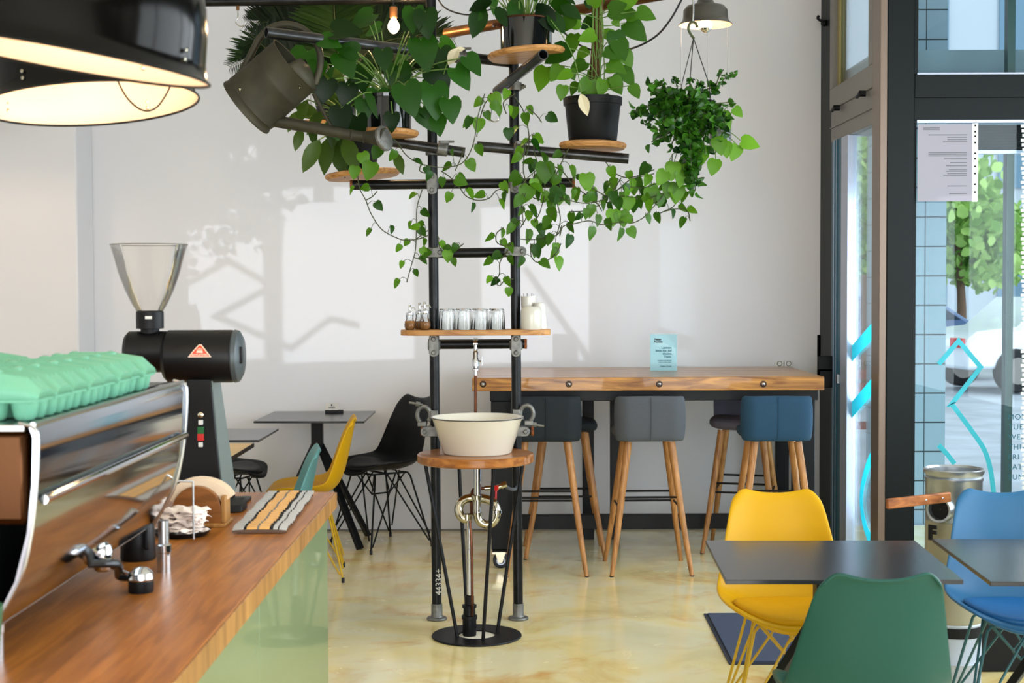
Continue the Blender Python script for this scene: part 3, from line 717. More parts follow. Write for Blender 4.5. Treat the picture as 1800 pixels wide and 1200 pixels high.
# hooks
def hook(x, y0, y1, Y, lab, r=.0035, s=.028, mat='chromer'):
    a, b = at(x, y0, Y), at(x, y1, Y); t = thing('s_hook', lab, 'hook', a)
    pts = [a, a+(b-a)*.55]+[Vector((a.x+s*.5+math.cos(R(q))*s*-1*.9, a.y, b.z+s*.9-math.sin(R(q))*s*.9)) for q in range(0, 200, 30)]
    MB().tube(smooth(pts, 4), r, 10).build('hook_wire', M[mat], t)
    MB().lathe([(.008, 0), (.008, .05), (.004, .052)], a-Vector((0, 0, .012)), seg=14).build('hook_socket', M['rust'], t)
hook(418, 14, 46, 7.5, 'empty metal hook hanging from the rusty tube at upper left')
hook(864, 178, 214, 7.0, 'empty thin steel hook hanging below the slanting tube between the uprights')
# ---------------- cables
cb = MB().tube(smooth([at(768, -4, 7.3), at(780, 12, 7.3), at(800, 22, 7.3), at(826, 26, 7.3), at(850, 20, 7.3), at(880, 12, 7.3)], 5), .004, 8)
tag(cb.build('lamp_cable', M['cable']), 'short black cable sagging beside the top of the left upright tube', 'cable')
cb = MB().tube(smooth([at(965, 30, 7.3), at(985, 50, 7.3), at(1010, 74, 7.25), at(1045, 89, 7.2), at(1082, 91, 7.2), at(1120, 82, 7.1), at(1155, 62, 7.05), at(1180, 32, 7.0), at(1200, -4, 7.0)], 6), .0048, 8)
tag(cb.build('lamp_cable', M['cable']), 'long black cable sagging in front of the climbing plant towards the grey lamp', 'cable')

# ============================================================ WASH STAND
YB = 6.75
bc = at(836, 796, YB); ZT = bc.z
stand = thing('wash_stand', 'round wooden wash stand on thin black rods and a ring base plate', 'stand', (bc.x, YB, 0))
MB().lathe([(.001, -.042), (.26, -.042), (.268, -.036), (.268, -.006), (.262, 0), (.001, 0)], bc, seg=64).build('tabletop', M['bwood'], stand)
bp = atz(838, 1118, .0); m = MB()
m.lathe([(.085, .001), (.205, .001), (.207, .004), (.205, .009), (.085, .009), (.085, .001)], (bp.x, bp.y, 0), seg=64).build('base_plate', M['black'], stand)
MB().lathe([(.001, .0), (.084, .0), (.084, .003), (.001, .003)], (bp.x, bp.y, 0), seg=40).build('floor_patch', pm('pale_mortar', srgb(226, 220, 200), .8), stand)
for (xt, xb, yb, Yt) in ((747, 804, 1119, 6.74), (868, 849, 1126, 6.56), (920, 874, 1112, 6.8), (806, 822, 1104, 6.95)):
    a = at(xt, 800, Yt); a.z = ZT-.04; b = atz(xb, yb, .006); MB().tube([a, b], .0085, 12).build('rod', M['black'], stand); 
# basin
bz = thing('enamel_basin', 'cream enamel wash bowl with a thin black rim on the round stand', 'basin', (bc.x+.008, YB, ZT))
c = Vector((bc.x+.008, YB, ZT)); Z = at(839, 732, YB).z-ZT
pr = [(.001, .006), (.145, .006), (.153, .014), (.203, Z-.004), (.209, Z+.001), (.213, Z), (.212, Z-.005), (.207, Z-.008), (.158, .006), (.152, 0), (.001, 0)]
MB().lathe(pr, c, seg=64).build('bowl', M['enamel'], bz, sharp=60)
MB().tube(circ(c+Vector((0, 0, Z-.0025)), .2115, 64), .0028, 8, closed=True).build('rim', M['enamelrim'], bz)
# plumbing
dr = thing('waste_pipe', 'shiny looped chrome waste pipe running down beneath the wash bowl', 'pipe', atz(826, 1112, 0))
Yd = 6.72
tp = smooth([at(839, 815, Yd), at(839, 845, Yd), at(839, 880, Yd), at(839, 900, Yd), at(843, 915, Yd), at(856, 922, Yd), at(869, 914, Yd), at(873, 897, Yd), at(866, 882, Yd+.01), at(848, 876, Yd+.03), at(828, 875, Yd+.03), at(812, 881, Yd+.02), at(806, 895, Yd+.01), at(811, 908, Yd), at(821, 913, Yd)], 5)
MB().tube(tp[:16], .0165, 16).build('tail_pipe', M['chrome'], dr); MB().tube(tp[15:], .021, 16).build('trap', M['brass'], dr)
MB().tube([at(823, 905, Yd), at(825, 925, Yd), at(826, 1052, Yd)], .014, 16).build('down_pipe', M['chrome'], dr)
for (x, y, r_, h, k) in ((838, 878, .025, .022, 'brass'), (872, 902, .028, .016, 'chrome'), (821, 914, .024, .03, 'brass'), (826, 966, .0165, .008, 'chrome'), (826, 985, .0165, .008, 'chrome')):
    MB().lathe([(r_*.7, 0), (r_, .002), (r_, h-.002), (r_*.7, h)], at(x, y, Yd), seg=20).build('compression_nut', M[k], dr)
q = at(825, 1050, Yd)
MB().lathe([(.03, 0), (.032, .01), (.032, .078), (.036, .08), (.036, .096), (.029, .098), (.027, .13), (.033, .132), (.033, .145), (.022, .147), (.022, .185), (.016, .19)], (q.x, q.y, 0), seg=24).build('rubber_sleeve', M['black'], dr)
sp = thing('supply_pipe', 'thin copper water pipe with chrome tap running up behind the bowl', 'pipe', atz(830, 1110, 0))
qa = atz(829, 1112, 0.0)
MB().tube(smooth([qa, at(830, 1060, 6.66), at(829, 960, 6.66), at(826, 915, 6.67)], 4), .0062, 10).build('copper_pipe', M['copper'], sp)
MB().tube([at(836, 790, 7.06), at(836, 655, 7.06)], .0075, 10).build('copper_pipe', M['copper'], sp)
t_ = at(836, 600, 7.06)
m = MB(); m.lathe([(.0245, -.012), (.029, -.01), (.029, .01), (.0245, .012)], at(836, 604, YP+.047), (1, 0, 0), 20)
c0 = at(836, 612, 7.06)
m.lathe([(.008, .02), (.011, .0), (.009, -.012), (.013, -.02), (.013, -.045), (.016, -.05), (.016, -.085), (.01, -.09), (.016, -.098), (.016, -.106), (.009, -.108), (.009, -.13)], c0, seg=18)
m.build('tap', M['chrome'], sp)
MB().tube([c0+Vector((.012, -.01, -.06)), c0+Vector((.03, -.02, -.062))], .004, 8).tube([c0+Vector((.03, -.02, -.04)), c0+Vector((.03, -.02, -.08))], .004, 8).build('tap_lever', M['chromer'], sp)
vv = thing('stop_valve', 'brass stop valve with a red lever below the wash stand top', 'valve', at(868, 857, 6.8))
MB().tube(smooth([at(829, 905, 6.75), at(829, 870, 6.75), at(834, 859, 6.78), at(846, 858, 6.8), at(862, 858, 6.8)], 4), .0075, 10).build('copper_pipe', M['copper'], vv)
MB().tube([at(852, 858, 6.8), at(868, 857, 6.8)], .012, 12).tube([at(872, 857, 6.8), at(884, 853, 6.8)], .011, 12).lathe([(.001, -.012), (.016, -.012), (.016, .012), (.001, .012)], at(886, 852, 6.8), (1, .0, .3), 8).build('valve_body', M['brass'], vv)
MB().bar(at(873, 853, 6.77), at(872, 862, 6.76), .02, .008).bar(at(872, 861, 6.76), at(871, 893, 6.76), .018, .008).build('lever', M['red'], vv, bevel=.002)
MB().tube(smooth([at(886, 852, 6.8), at(894, 858, 6.82), at(903, 860, 6.86), at(909, 856, 6.9), at(914, 845, 6.98), at(914, 800, 7.0)], 4), .008, 10).build('grey_hose', pm('grey_hose', srgb(70, 74, 78), .6), vv)

# ============================================================ SHELF ITEMS
def tumbler(x, Y, lab):
    p = at(x, 578, 6.96); p = Vector((p.x, Y, sz))
    t = thing('tumbler', lab, 'glass', p, 'upturned tumblers on the pipe rack shelf')
    H = .098; prof = []
    m = MB(); seg = 40; vs = []; rings = [(.036, 0, 1), (.0352, .02, 1), (.033, .06, 1), (.0315, .078, .3), (.031, .094, 0), (.029, H, 0), (.001, H, 0), (.001, H-.009, 0), (.027, H-.011, 0), (.029, .07, 0), (.0335, .002, 0)]
    for r, h, fl in rings:
        for k in range(seg):
            a = 2*math.pi*k/seg; rr = r*(1-fl*.045*(k % 4 in (0,))); vs.append((p.x+rr*math.cos(a), p.y+rr*math.sin(a), p.z+h))
    n = len(rings); fs = [(i*seg+k, i*seg+(k+1) % seg, ((i+1) % n)*seg+(k+1) % seg, ((i+1) % n)*seg+k) for i in range(n) for k in range(seg)]
    m.add(vs, fs); m.build('glass_body', M['tumbler'], t, sharp=50)
names = ['leftmost', 'second from left', 'third from left', 'rightmost']
for i, x in enumerate((788, 817, 846, 875)):
    tumbler(x, 6.94, f'{names[i]} upturned ribbed glass tumbler in the front row on the shelf')
for i, x in enumerate((783, 811, 841, 871)):
    tumbler(x, 7.018, f'{names[i]} upturned ribbed tumbler in the back row on the shelf')
def shaker(x, Y, lab, s=1, fill=.6):
    p = at(x, 578, 6.96); p = Vector((p.x, Y, sz))
    t = thing('sugar_dispenser', lab, 'sugar shaker', p, 'sugar dispensers on the pipe rack shelf')
    k = .001*s
    bodyp = [(.001, 0), (20, 0), (25, 4), (29, 16), (30, 28), (27, 42), (21, 55), (19, 66), (20, 82)]
    MB().lathe([(a*k if a > 1 else .001, b*k) for a, b in bodyp], p, seg=28).build('glass_jar', M['jar'], t)
    MB().lathe([(.001, .002), (19*k, .002), (27*k, 16*k), (28*k, 28*k), (27*k*(1 if fill > .5 else .98), 42*k*fill/.6), (.001, 44*k*fill/.6)], p, seg=28).build('sugar', M['sugar'], t)
    MB().lathe([(21*k, 80*k), (22*k, 84*k), (21*k, 94*k), (9*k, 98*k), (6*k, 104*k), (5.5*k, 128*k), (7*k, 132*k), (5*k, 138*k), (.001, 139*k)], p, seg=24).tube([p+Vector((5*k, 0, 118*k)), p+Vector((24*k, 0, 122*k)), p+Vector((30*k, 0, 108*k))], 3.2*k, 8).build('pourer', M['chrome'], t)
shaker(721, 6.94, 'sugar dispenser at the left end of the shelf, narrower glass jar', .86, .7)
shaker(747, 6.935, 'sugar dispenser with round ribbed belly beside the left upright tube', .96, .55)
shaker(736, 7.02, 'sugar dispenser at the back between the two front dispensers', .92, .6)
# white pots at the right end
t = thing('porcelain_jug', 'cream porcelain jug at the right end of the shelf, front one', 'jug', (at(934, 577, 6.93).x, 6.93, sz))
c = Vector((at(934, 577, 6.93).x, 6.93, sz)); H = .108
MB().lathe([(.001, 0), (.048, 0), (.05, .006), (.05, .085), (.046, .1), (.038, H), (.034, H-.004), (.04, .09), (.042, .01), (.001, .008)], c, seg=36).build('jug_body', M['porc'], t)
c2 = Vector((at(948, 577, 7.0).x, 7.0, sz))
t = thing('porcelain_jug', 'taller white porcelain jug behind the cream one on the shelf', 'jug', c2)
MB().lathe([(.001, 0), (.036, 0), (.037, .01), (.031, .1), (.024, .122), (.018, .126), (.016, .12), (.026, .09), (.03, .01), (.001, .008)], c2, seg=36).build('jug_body', M['porc'], t)
c3 = Vector((at(929, 577, 7.04).x, 7.035, sz))
t = thing('white_cup', 'white cup of wooden sticks standing at the back of the shelf right end', 'cup', c3)
MB().lathe([(.001, 0), (.03, 0), (.036, .156), (.033, .156), (.028, .01), (.001, .008)], c3, seg=30).build('cup_body', M['porc'], t)
m = MB()
for i in range(7): a = i*.9; m.bar(c3+Vector((.015*math.cos(a), .015*math.sin(a), .02)), c3+Vector((.026*math.cos(a), .026*math.sin(a), .17)), .004, .002)
m.build('stirring_sticks', M['black'], t)
# ============================================================ BAR TABLE AND STOOLS
bar = thing('bar_table', 'long high pine bar table on a black steel frame along the back wall', 'table', (.8, 8.9, 0))
bx0, bx1 = at(830, 663, 8.35).x, at(1449, 663, 8.35).x; bz1 = at(1100, 663, 8.35).z; bz0 = bz1-.077
m = MB(); nb = 5; yy0 = 8.35
for i in range(nb):
    y1 = yy0+(1.09)/nb
    m.box((bx0, yy0, bz0), (bx1, y1-.003, bz1)); yy0 = y1
m.build('tabletop', M['barwood'], bar, bevel=.004)
for x in (849, 1000, 1159, 1342):
    p = at(x, 675, 8.345)
    k = MB().lathe([(.019, 0), (.019, .001), (.013, .002)], (p.x, 8.351, p.z), (0, -1, 0), 20).build('bolt_recess', M['black'], bar)
    MB().lathe([(.001, .012), (.008, .01), (.011, .004), (.011, 0)], (p.x, 8.35, p.z), (0, -1, 0), 16).build('bolt', M['chromer'], bar)
m = MB(); m.box((bx0+.1, 8.42, bz0-.062), (bx1-.02, 8.47, bz0)); m.box((bx0+.1, 9.32, bz0-.062), (bx1-.02, 9.37, bz0))
for x in (bx0+.1, .55, 1.1, bx1-.07): m.box((x, 8.47, bz0-.05), (x+.05, 9.32, bz0))
m.build('top_frame', M['black'], bar, bevel=.003)
rz1 = at(1100, 903, 9.0).z; rz0 = at(1100, 928, 9.0).z
MB().box((bx0+.15, 8.97, rz0), (bx1-.03, 9.02, rz1)).build('lower_rail', M['black'], bar, bevel=.003)
def barleg(x0, x1, y0, y1, z0=.1):
    return MB().box((x0, y0, z0), (x1, y1, bz0-.06)).build('leg', M['black'], bar, bevel=.004)
la = at(864, 900, 8.45).x
barleg(la, la+.122, 8.39, 8.45); barleg(at(1024, 700, 9.3).x, at(1044, 700, 9.3).x, 9.3, 9.37, .0); barleg(at(1073, 700, 9.3).x, at(1090, 700, 9.3).x, 9.3, 9.37, .0); barleg(la, la+.08, 9.3, 9.37)
barleg(bx1-.13, bx1-.0, 8.60, 8.66); barleg(bx1-.1, bx1-.02, 9.3, 9.37)
def caster(x, y):
    o = MB().box((x-.045, y-.05, .088), (x+.045, y+.05, .1)).prism([(-.028, .0), (.03, 0), (.012, -.055), (-.012, -.055)], -.024, -.02, o=(x, y, .09)).prism([(-.028, .0), (.03, 0), (.012, -.055), (-.012, -.055)], .02, .024, o=(x, y, .09)).build('caster_fork', M['brass'], bar)
    MB().lathe([(.001, -.012), (.02, -.016), (.04, -.014), (.046, -.008), (.046, .008), (.04, .014), (.02, .016), (.001, .012)], (x+.004, y, .046), (0, 1, 0), 28).build('wheel', M['caster'], o)
    MB().lathe([(.018, -.0165), (.026, -.017), (.026, .017), (.018, .0165)], (x+.004, y, .046), (0, 1, 0), 20).build('wheel_ring', M['alu'], o)
caster(la+.05, 8.36); caster(la+.06, 9.33); caster(bx1-.08, 8.62); caster(bx1-.06, 9.33)
sg = thing('acrylic_sign', 'pale blue acrylic laptop sign standing on the bar table', 'sign', (at(1166, 652, 8.97).x, 8.97, bz1))
a = at(1143, 652, 8.97); b = at(1190, 587, 8.97)
MB().box((a.x, 8.968, bz1), (b.x, 8.973, b.z)).build('panel', M['sign'], sg, bevel=.001)
MB().box((a.x-.002, 8.985, bz1), (b.x+.002, 9.04, bz1+.003)).box((a.x-.002, 8.9735, bz1), (b.x+.002, 8.975, b.z+.002)).build('stand', M['clear'], sg)
MB().prism([(.018, .185), (.05, .185), (.155, .14), (.155, .09), (.03, .16)], 0, .0003, o=(a.x, 8.9677, bz1)).build('pale_band', pm('sign_band', srgb(150, 190, 196), .4), sg)  # paler slanted band across the sign panel
text('Happy\nBaristas', .0165, (a.x+.024, 8.967, b.z-.036), M['inkblack'], sg, bold=.0006)
text('Laptops\nbitte nur auf\ndiesem\nTisch.', .0195, (b.x-.033, 8.967, b.z-.088), M['ink'], sg, align='RIGHT', bold=.0003)
text('Laptops permitted\nonly at this table.', .0115, (b.x-.033, 8.967, b.z-.163), M['ink'], sg, align='RIGHT')
text('Vielen Dank!', .0135, (b.x-.033, 8.967, b.z-.199), M['ink'], sg, align='RIGHT')

def make_stool(lab, fab, loc, rz):
    t = thing('bar_stool', lab, 'stool', loc, 'bar stools at the pine bar table'); t.rotation_euler = (0, 0, rz)
    for sx in (-1, 1):
        for sy in (-1, 1):
            MB().tube([(sx*.222, sy*.235, 0), (sx*.185, sy*.19, .25), (sx*.12, sy*.12, .735)], [.0125, .017, .0225], 16).build('leg', M['leg'], t, w=False)
            MB().lathe([(.001, 0), (.0125, 0), (.0128, .006)], (sx*.222, sy*.235, 0), seg=12).build('foot', M['tip'], t, w=False)
    z1, z2 = .43, .365; e = lambda z: (.222-.102*z/.735, .235-.115*z/.735)
    a, b = e(z1); c, d = e(z2)
    for i, (p, q) in enumerate((((-a, -b, z1), (a, -b, z1)), ((-a, b, z1-.01), (a, b, z1-.01)), ((-c, -d, z2), (-c, d, z2)), ((c, -d, z2), (c, d, z2)), ((-c, b, z2), (c, b, z2)))):
        MB().tube([p, q], .0065, 10).build('footrest', M['black'], t, w=False)
    def pad(rows, th):
        pass
    # seat cushion
    m = MB(); pr = []
    n = 28; vs = []
    def sup(a, rx, ry, e=.42): 
        c, s = math.cos(a), math.sin(a); return (math.copysign(abs(c)**e, c)*rx, math.copysign(abs(s)**e, s)*ry)
    lay = [(.55, .0), (.9, .004), (1, .022), (1, .052), (.93, .068), (.5, .074)]
    for sc_, z in lay:
        for k in range(n): x, y = sup(2*math.pi*k/n, .2*sc_, .19*sc_); vs.append((x, y+.01, .735+z+.012*abs(x/.2)**2))
    fs = [(i*n+k, i*n+(k+1) % n, (i+1)*n+(k+1) % n, (i+1)*n+k) for i in range(len(lay)-1) for k in range(n)]+[tuple(range(n))[::-1], tuple((len(lay)-1)*n+k for k in range(n))]
    m.add(vs, fs); m.build('seat', fab, t, w=False, sub=1)
    # curved low backrest, thick upholstered panel that wraps a little round the seat
    m = MB(); nu, vs, fs = 20, [], []
    H0, H1 = .742, .998
    prof = [(0, H0+.012), (-.014, H0), (-.04, H0+.002), (-.052, H0+.02), (-.056, (H0+H1)/2), (-.054, H1-.022), (-.044, H1-.004), (-.03, H1), (-.014, H1-.006), (0, H1-.026)]
    npf = len(prof)
    for i in range(nu+1):
        u = -1+2*i/nu; s = abs(u); x = u*.207; yb = -.155+.075*max(0, s-.62)**1.4*6*.5; end = max(0, (s-.9)/.1)
        for (py, pz) in prof:
            zc = (H0+H1)/2; hh = (H1-H0)/2; q = (pz-zc)/hh; k = 1-.13*end**2
            vs.append((x-math.copysign(.01*end*abs(q)**4, u), yb+py*(1-.35*end)-.015*(pz-H0), zc+q*hh*k-.004*s*s*(q > 0)))
    for i in range(nu):
        for k in range(npf): l = (k+1) % npf; fs.append((i*npf+k, i*npf+l, (i+1)*npf+l, (i+1)*npf+k))
    fs += [tuple(range(npf)), tuple((nu*npf+k) for k in range(npf))[::-1]]
    m.add(vs, fs); o = m.build('backrest', fab, t, w=False, sub=1, sharp=180)
    MB().tube([(0, -.2105, .75), (.0, -.2145, .87), (0, -.2145, .99)], .0022, 8).build('seam', fab, o, w=False)
    return t
ST = [((.19, 8.33, 0), R(-1), 'fabdark', 'charcoal bar stool nearest the pipe rack, its low back towards the camera'),
      ((.31, 8.84, 0), R(-90), 'fabdark', 'dark bar stool half hidden under the bar behind the charcoal one by the pipe rack'),
      ((.765, 8.33, 0), R(1), 'fabgrey', 'mid grey bar stool in the middle of the bar table'),
      ((1.41, 8.95, 0), R(165), 'fabmauve', 'mauve grey bar stool on the wall side of the bar behind the blue one'),
      ((1.475, 8.31, 0), R(-2), 'fabblue', 'petrol blue bar stool at the right end of the bar table')]
for loc, rz, fb, lb in ST: make_stool(lb, M[fb], loc, rz)

# ============================================================ SHELL CHAIRS
def make_chair(name, lab, shell, cush, wire, loc, rz, scale=1, cap='tip', inner=None):
    t = thing(name, lab, 'chair', loc, 'moulded shell chairs on wire legs'); t.rotation_euler = (0, 0, rz); t.scale = (scale,)*3
    #        y      z     w    sideways curl (up on the seat, forward on the back)
    P = [(-.215, .418, .085, .012, 0), (-.222, .432, .135, .02, 0), (-.19, .447, .185, .035, 0), (-.12, .448, .218, .05, 0), (-.03, .442, .233, .06, .01), (.06, .44, .238, .066, .02), (.13, .452, .236, .06, .035), (.175, .485, .231, .04, .055), (.203, .535, .224, .02, .068),
         (.222, .60, .212, .005, .068), (.238, .67, .199, 0, .062), (.252, .74, .185, 0, .05), (.262, .79, .175, 0, .04), (.268, .815, .169, 0, .032), (.273, .828, .164, 0, .026), (.282, .833, .157, 0, .022)]
    nu = 18; vs = []; fs = []
    nP = len(P)
    for i, (y, z, w_, up, fw_) in enumerate(P):
        v = i/(nP-1)
        for k in range(nu+1):
            u = -1+2*k/nu; s = abs(u); cu = s**2.4
            zz = z+up*cu; yy = y-fw_*cu
            if i >= 11:
                f = (i-10)/(nP-11); zz += f*(.020*(min(s, .72)/.72)**2.2 - .046*(max(0, s-.72)/.28)**2)
            if i <= 2: yy += (3-i)/3*.05*s**2; zz += 0
            vs.append((u*w_, yy, zz))
    for i in range(nP-1):
        for k in range(nu): a = i*(nu+1)+k; fs.append((a, a+1, a+nu+2, a+nu+1))
    m = MB(); m.add(vs, fs); o = m.build('shell', shell, t, w=False, solid=.011, sub=1, sharp=180)
    o.modifiers.move(0, 0)
    # cushion
    m = MB(); n = 32; lay = [(.97, .0), (1.0, .010), (.97, .020), (.86, .028), (.5, .032), (.02, .033)]; vs = []
    for s_, h in lay:
        for k in range(n):
            a = 2*math.pi*k/n; c_, sn = math.cos(a), math.sin(a)
            x = c_*.192*s_; y = -.035+sn*(.165 if sn < 0 else .175)*s_
            x *= 1-.12*max(0, -sn)
            base = .450+.05*(abs(x)/.22)**2.4+.016*max(0, (y-.06)/.1)
            vs.append((x, y, base+h-.004))
    fs = [(i*n+k, i*n+(k+1) % n, (i+1)*n+(k+1) % n, (i+1)*n+k) for i in range(len(lay)-1) for k in range(n)]+[tuple((len(lay)-1)*n+k for k in range(n))]
    m.add(vs, fs); m.build('cushion', cush, t, w=False, sub=1, sharp=180)
    # wire base
    r = .0055; tops = {}; fx, fy = .215, .205
    m = MB(); zt = .425
    ring = [(-.10, -.12, zt), (.10, -.12, zt), (.115, .1, zt), (-.115, .1, zt)]
    m.tube(smooth(ring+[ring[0]], 1), r, 8); m.tube([(-.1, -.01, zt-.004), (.1, -.01, zt-.004)], r, 8)
    m.tube([(0, -.06, .30), (0, .06, .30)], r*.9, 8)
    # crossing braces of the tower base
    for sx in (-1, 1): m.tube([(sx*.105, -.11, zt), (0, -.06, .30), (sx*-.105, -.11, zt)], r*.8, 8); m.tube([(sx*.11, .095, zt), (0, .06, .30), (sx*-.11, .095, zt)], r*.8, 8)
    m.build('seat_frame', wire, t, w=False)
    for sx in (-1, 1):
        for sy in (-1, 1):
            f = Vector((sx*fx, sy*fy, .012)); k = Vector((sx*.11, sy*.11, zt)); k2 = Vector((sx*.11, -sy*.03, zt)); 
            m = MB(); m.tube([k, k+(f-k)*.05+Vector((sx*.012, sy*.004, 0)), f], r, 8); m.tube([k2, f+(k2-f)*.06], r*.85, 8)
            m.tube([Vector((-sx*.02, sy*.115, zt)), f+Vector((-sx*.03, -sy*.0, .1))*.6], r*.85, 8)
            l = m.build('leg', wire, t, w=False)
            MB().lathe([(.001, 0), (.008, 0), (.0085, .02), (.0065, .028)], (f.x, f.y, 0), seg=10).build('foot_cap', M[cap], l, w=False)
    return t
Y_ = pm('yellow_wire', srgb(196, 158, 32), .4, .2); T_ = pm('teal_wire', srgb(44, 92, 98), .4, .2)
make_chair('shell_chair', 'yellow shell chair facing the camera behind the nearest black table', M['yellow'], M['yellowc'], Y_, (.965, 5.17, 0), R(-2))
make_chair('shell_chair', 'dark green shell chair in the foreground seen from behind', M['green'], M['green'], T_, (.965, 4.10, 0), R(181))
make_chair('shell_chair', 'blue shell chair at the right edge behind the second black table', M['blue'], M['bluec'], T_, (1.775, 5.15, 0), R(-6))
make_chair('shell_chair', 'yellow shell chair in side view at the far left table', M['yellow'], M['yellowc'], Y_, (-1.16, 8.16, 0), R(-84), 1.045)
make_chair('shell_chair', 'grey teal shell chair in side view rising behind the wooden counter', M['teal'], M['teal'], T_, (-1.19, 6.95, 0), R(-80))
make_chair('shell_chair', 'black shell chair against the back wall left of the pipe rack', M['blackshell'], M['blackshell'], M['black'], (-.82, 9.12, 0), R(-52), 1.085)
make_chair('shell_chair', 'black shell chair at the far left table, mostly hidden behind the coffee grinder', M['blackshell'], M['blackshell'], M['black'], (-1.76, 9.15, 0), R(78), 1.02)

# ============================================================ CAFE TABLES
def make_table(lab, corners, zt, top, edge=None, th=.013, legs='A', fx=.29):
    cx = sum(c[0] for c in corners)/4; cy = sum(c[1] for c in corners)/4
    t = thing('cafe_table', lab, 'table', (cx, cy, 0), 'square cafe tables')
    m = MB(); m.hexa([Vector((x, y, zt-th)) for x, y in corners], [Vector((x, y, zt)) for x, y in corners]); o = m.build('tabletop', top, t, bevel=.0015)
    if edge:
        m = MB(); q = [Vector((x, y, 0)) for x, y in corners]
        for a, b in zip(q, q[1:]+q[:1]):
            d = (b-a).normalized(); n = Vector((d.y, -d.x, 0)); m.hexa([v+Vector((0, 0, zt-th-.004)) for v in (a, b, b+n*.004, a+n*.004)], [v+Vector((0, 0, zt+.0005)) for v in (a, b, b+n*.004, a+n*.004)])
        m.build('edge_band', edge, t)
    zc = zt*.78
    MB().box((cx-.035, cy-.035, zc-.05), (cx+.035, cy+.035, zt-th)).box((cx-.2, cy-.02, zt-th-.012), (cx+.2, cy+.02, zt-th)).box((cx-.02, cy-.2, zt-th-.012), (cx+.02, cy+.2, zt-th)).build('column', M['black'], t, bevel=.004)
    for sx in (-1, 1):
        for sy in (-1, 1): MB().bar((cx+sx*.015, cy+sy*.015, zc), (cx+sx*fx, cy+sy*fx*.85, .004), .046, .026).build('leg', M['black'], t, bevel=.003)
    return t
def corner_px(px, z): return [tuple(atz(x, y, z).xy) for x, y in px]
make_table('nearest black square table between the yellow and green chairs', corner_px([(1275.4, 1019), (1693.7, 1019), (1608.3, 949.6), (1240.3, 949.6)], .74), .74, M['blacktop'])
p1, p2 = atz(1741, 1022, .74), atz(1639, 946.3, .74); dd = Vector((.70, -.03, 0))
make_table('black square table at the right edge in front of the blue chair', [(p1.x, p1.y), (p1.x+dd.x, p1.y+dd.y), (p2.x+dd.x, p2.y+dd.y), (p2.x, p2.y)], .74, M['blacktop'])
zt = .80
a = atz(445.6, 740, zt); b = atz(640, 740, zt)
make_table('black square table against the back wall at far left', [(a.x, a.y), (b.x, b.y), (b.x, 9.58), (a.x+.012, 9.58)], zt, M['blacktop'])
a = atz(455, 773, zt); b = atz(490, 752.5, zt)
make_table('black square table whose corner shows right of the coffee grinder', [(a.x-.66, a.y), (a.x, a.y), (b.x, b.y), (b.x-.66, b.y)], zt, M['blacktop'])
make_table('birch topped square table with black edge behind the coffee grinder', [(a.x-.66, 6.92), (a.x, 6.92), (a.x, 7.60), (a.x-.66, 7.60)], zt, M['birch'], M['black'], th=.016)
ch = thing('card_holder', 'small clear card holder on the table against the back wall', 'card holder', atz(586, 722, .80))
a = at(572, 721, 9.45); b = at(595, 708, 9.45)
MB().box((a.x, 9.44, .80), (b.x, 9.446, b.z)).build('card', M['porc'], ch); MB().box((a.x, 9.42, .80), (b.x+.03, 9.47, .818)).build('holder_base', M['blackplastic'], ch, bevel=.002)
text('UNSER', .014, ((a.x+b.x)/2, 9.438, .83), M['inkblack'], ch, align='CENTER'); MB().ball(((a.x+b.x)/2, 9.439, b.z-.012), .006).build('print_mark', M['inkblack'], ch)
mt = thing('door_mat', 'blue grey ribbed door mat on the floor left of the yellow chair', 'mat', (1.25, 6.75, 0))
cs = corner_px([(1282, 1165), (1237, 1077)], .008)
(xa, ya), (xb, yb) = cs
MB().hexa([Vector((xa, ya, 0)), Vector((xa+.7, ya, 0)), Vector((xb+.7, yb, 0)), Vector((xb, yb, 0))], [Vector((xa, ya, .006)), Vector((xa+.7, ya, .006)), Vector((xb+.7, yb, .006)), Vector((xb, yb, .006))]).build('mat_backing', M['matedge'], mt)
e = .018
MB().hexa([Vector((xa+e, ya+e, .006)), Vector((xa+.7-e, ya+e, .006)), Vector((xb+.7-e, yb-e, .006)), Vector((xb+e, yb-e, .006))], [Vector((xa+e, ya+e, .012)), Vector((xa+.7-e, ya+e, .012)), Vector((xb+.7-e, yb-e, .012)), Vector((xb+e, yb-e, .012))]).build('mat_pile', M['mat'], mt)

# ============================================================ METAL BIN BY THE WINDOW
YN = 5.78; cx = at(1677, 820, YN).x; zt = at(1677, 824, YN).z; r = 49/F*YN
bn = thing('metal_bin', 'tall galvanised drum bin with a round port and wooden lever by the window', 'bin', (cx, YN, 0))
MB().lathe([(r-.006, zt-.2), (r, zt-.2), (r, zt-.045), (r+.003, zt-.04), (r+.003, zt-.03), (r-.003, zt-.026), (r+.006, zt-.012), (r+.008, zt), (r+.002, zt+.004), (r-.004, zt-.004), (r-.008, zt-.2)], (cx, YN, 0), seg=48).build('drum_top', M['zinc'], bn)
z2 = at(1677, 1090, YN).z
MB().lathe([(r-.004, z2), (r, z2), (r+.002, z2+.01), (r, z2+.02), (r, zt-.21), (r-.002, zt-.2)], (cx, YN, 0), seg=48).build('drum_body', M['beige'], bn)
MB().lathe([(.001, .0), (r-.004, 0), (r, .01), (r, .12), (r+.004, .126), (r, .132), (r, .27), (r+.004, .276), (r, .282), (r, z2)], (cx, YN, 0), seg=48).build('drum_base', M['whitebarrel'], bn)
pc = at(1648, 889, YN); ang = math.atan2(pc.x-cx, r); pd = Vector((math.sin(-.74), -math.cos(.74), 0)); pc = Vector((cx, YN, pc.z))+pd*(r-.01)
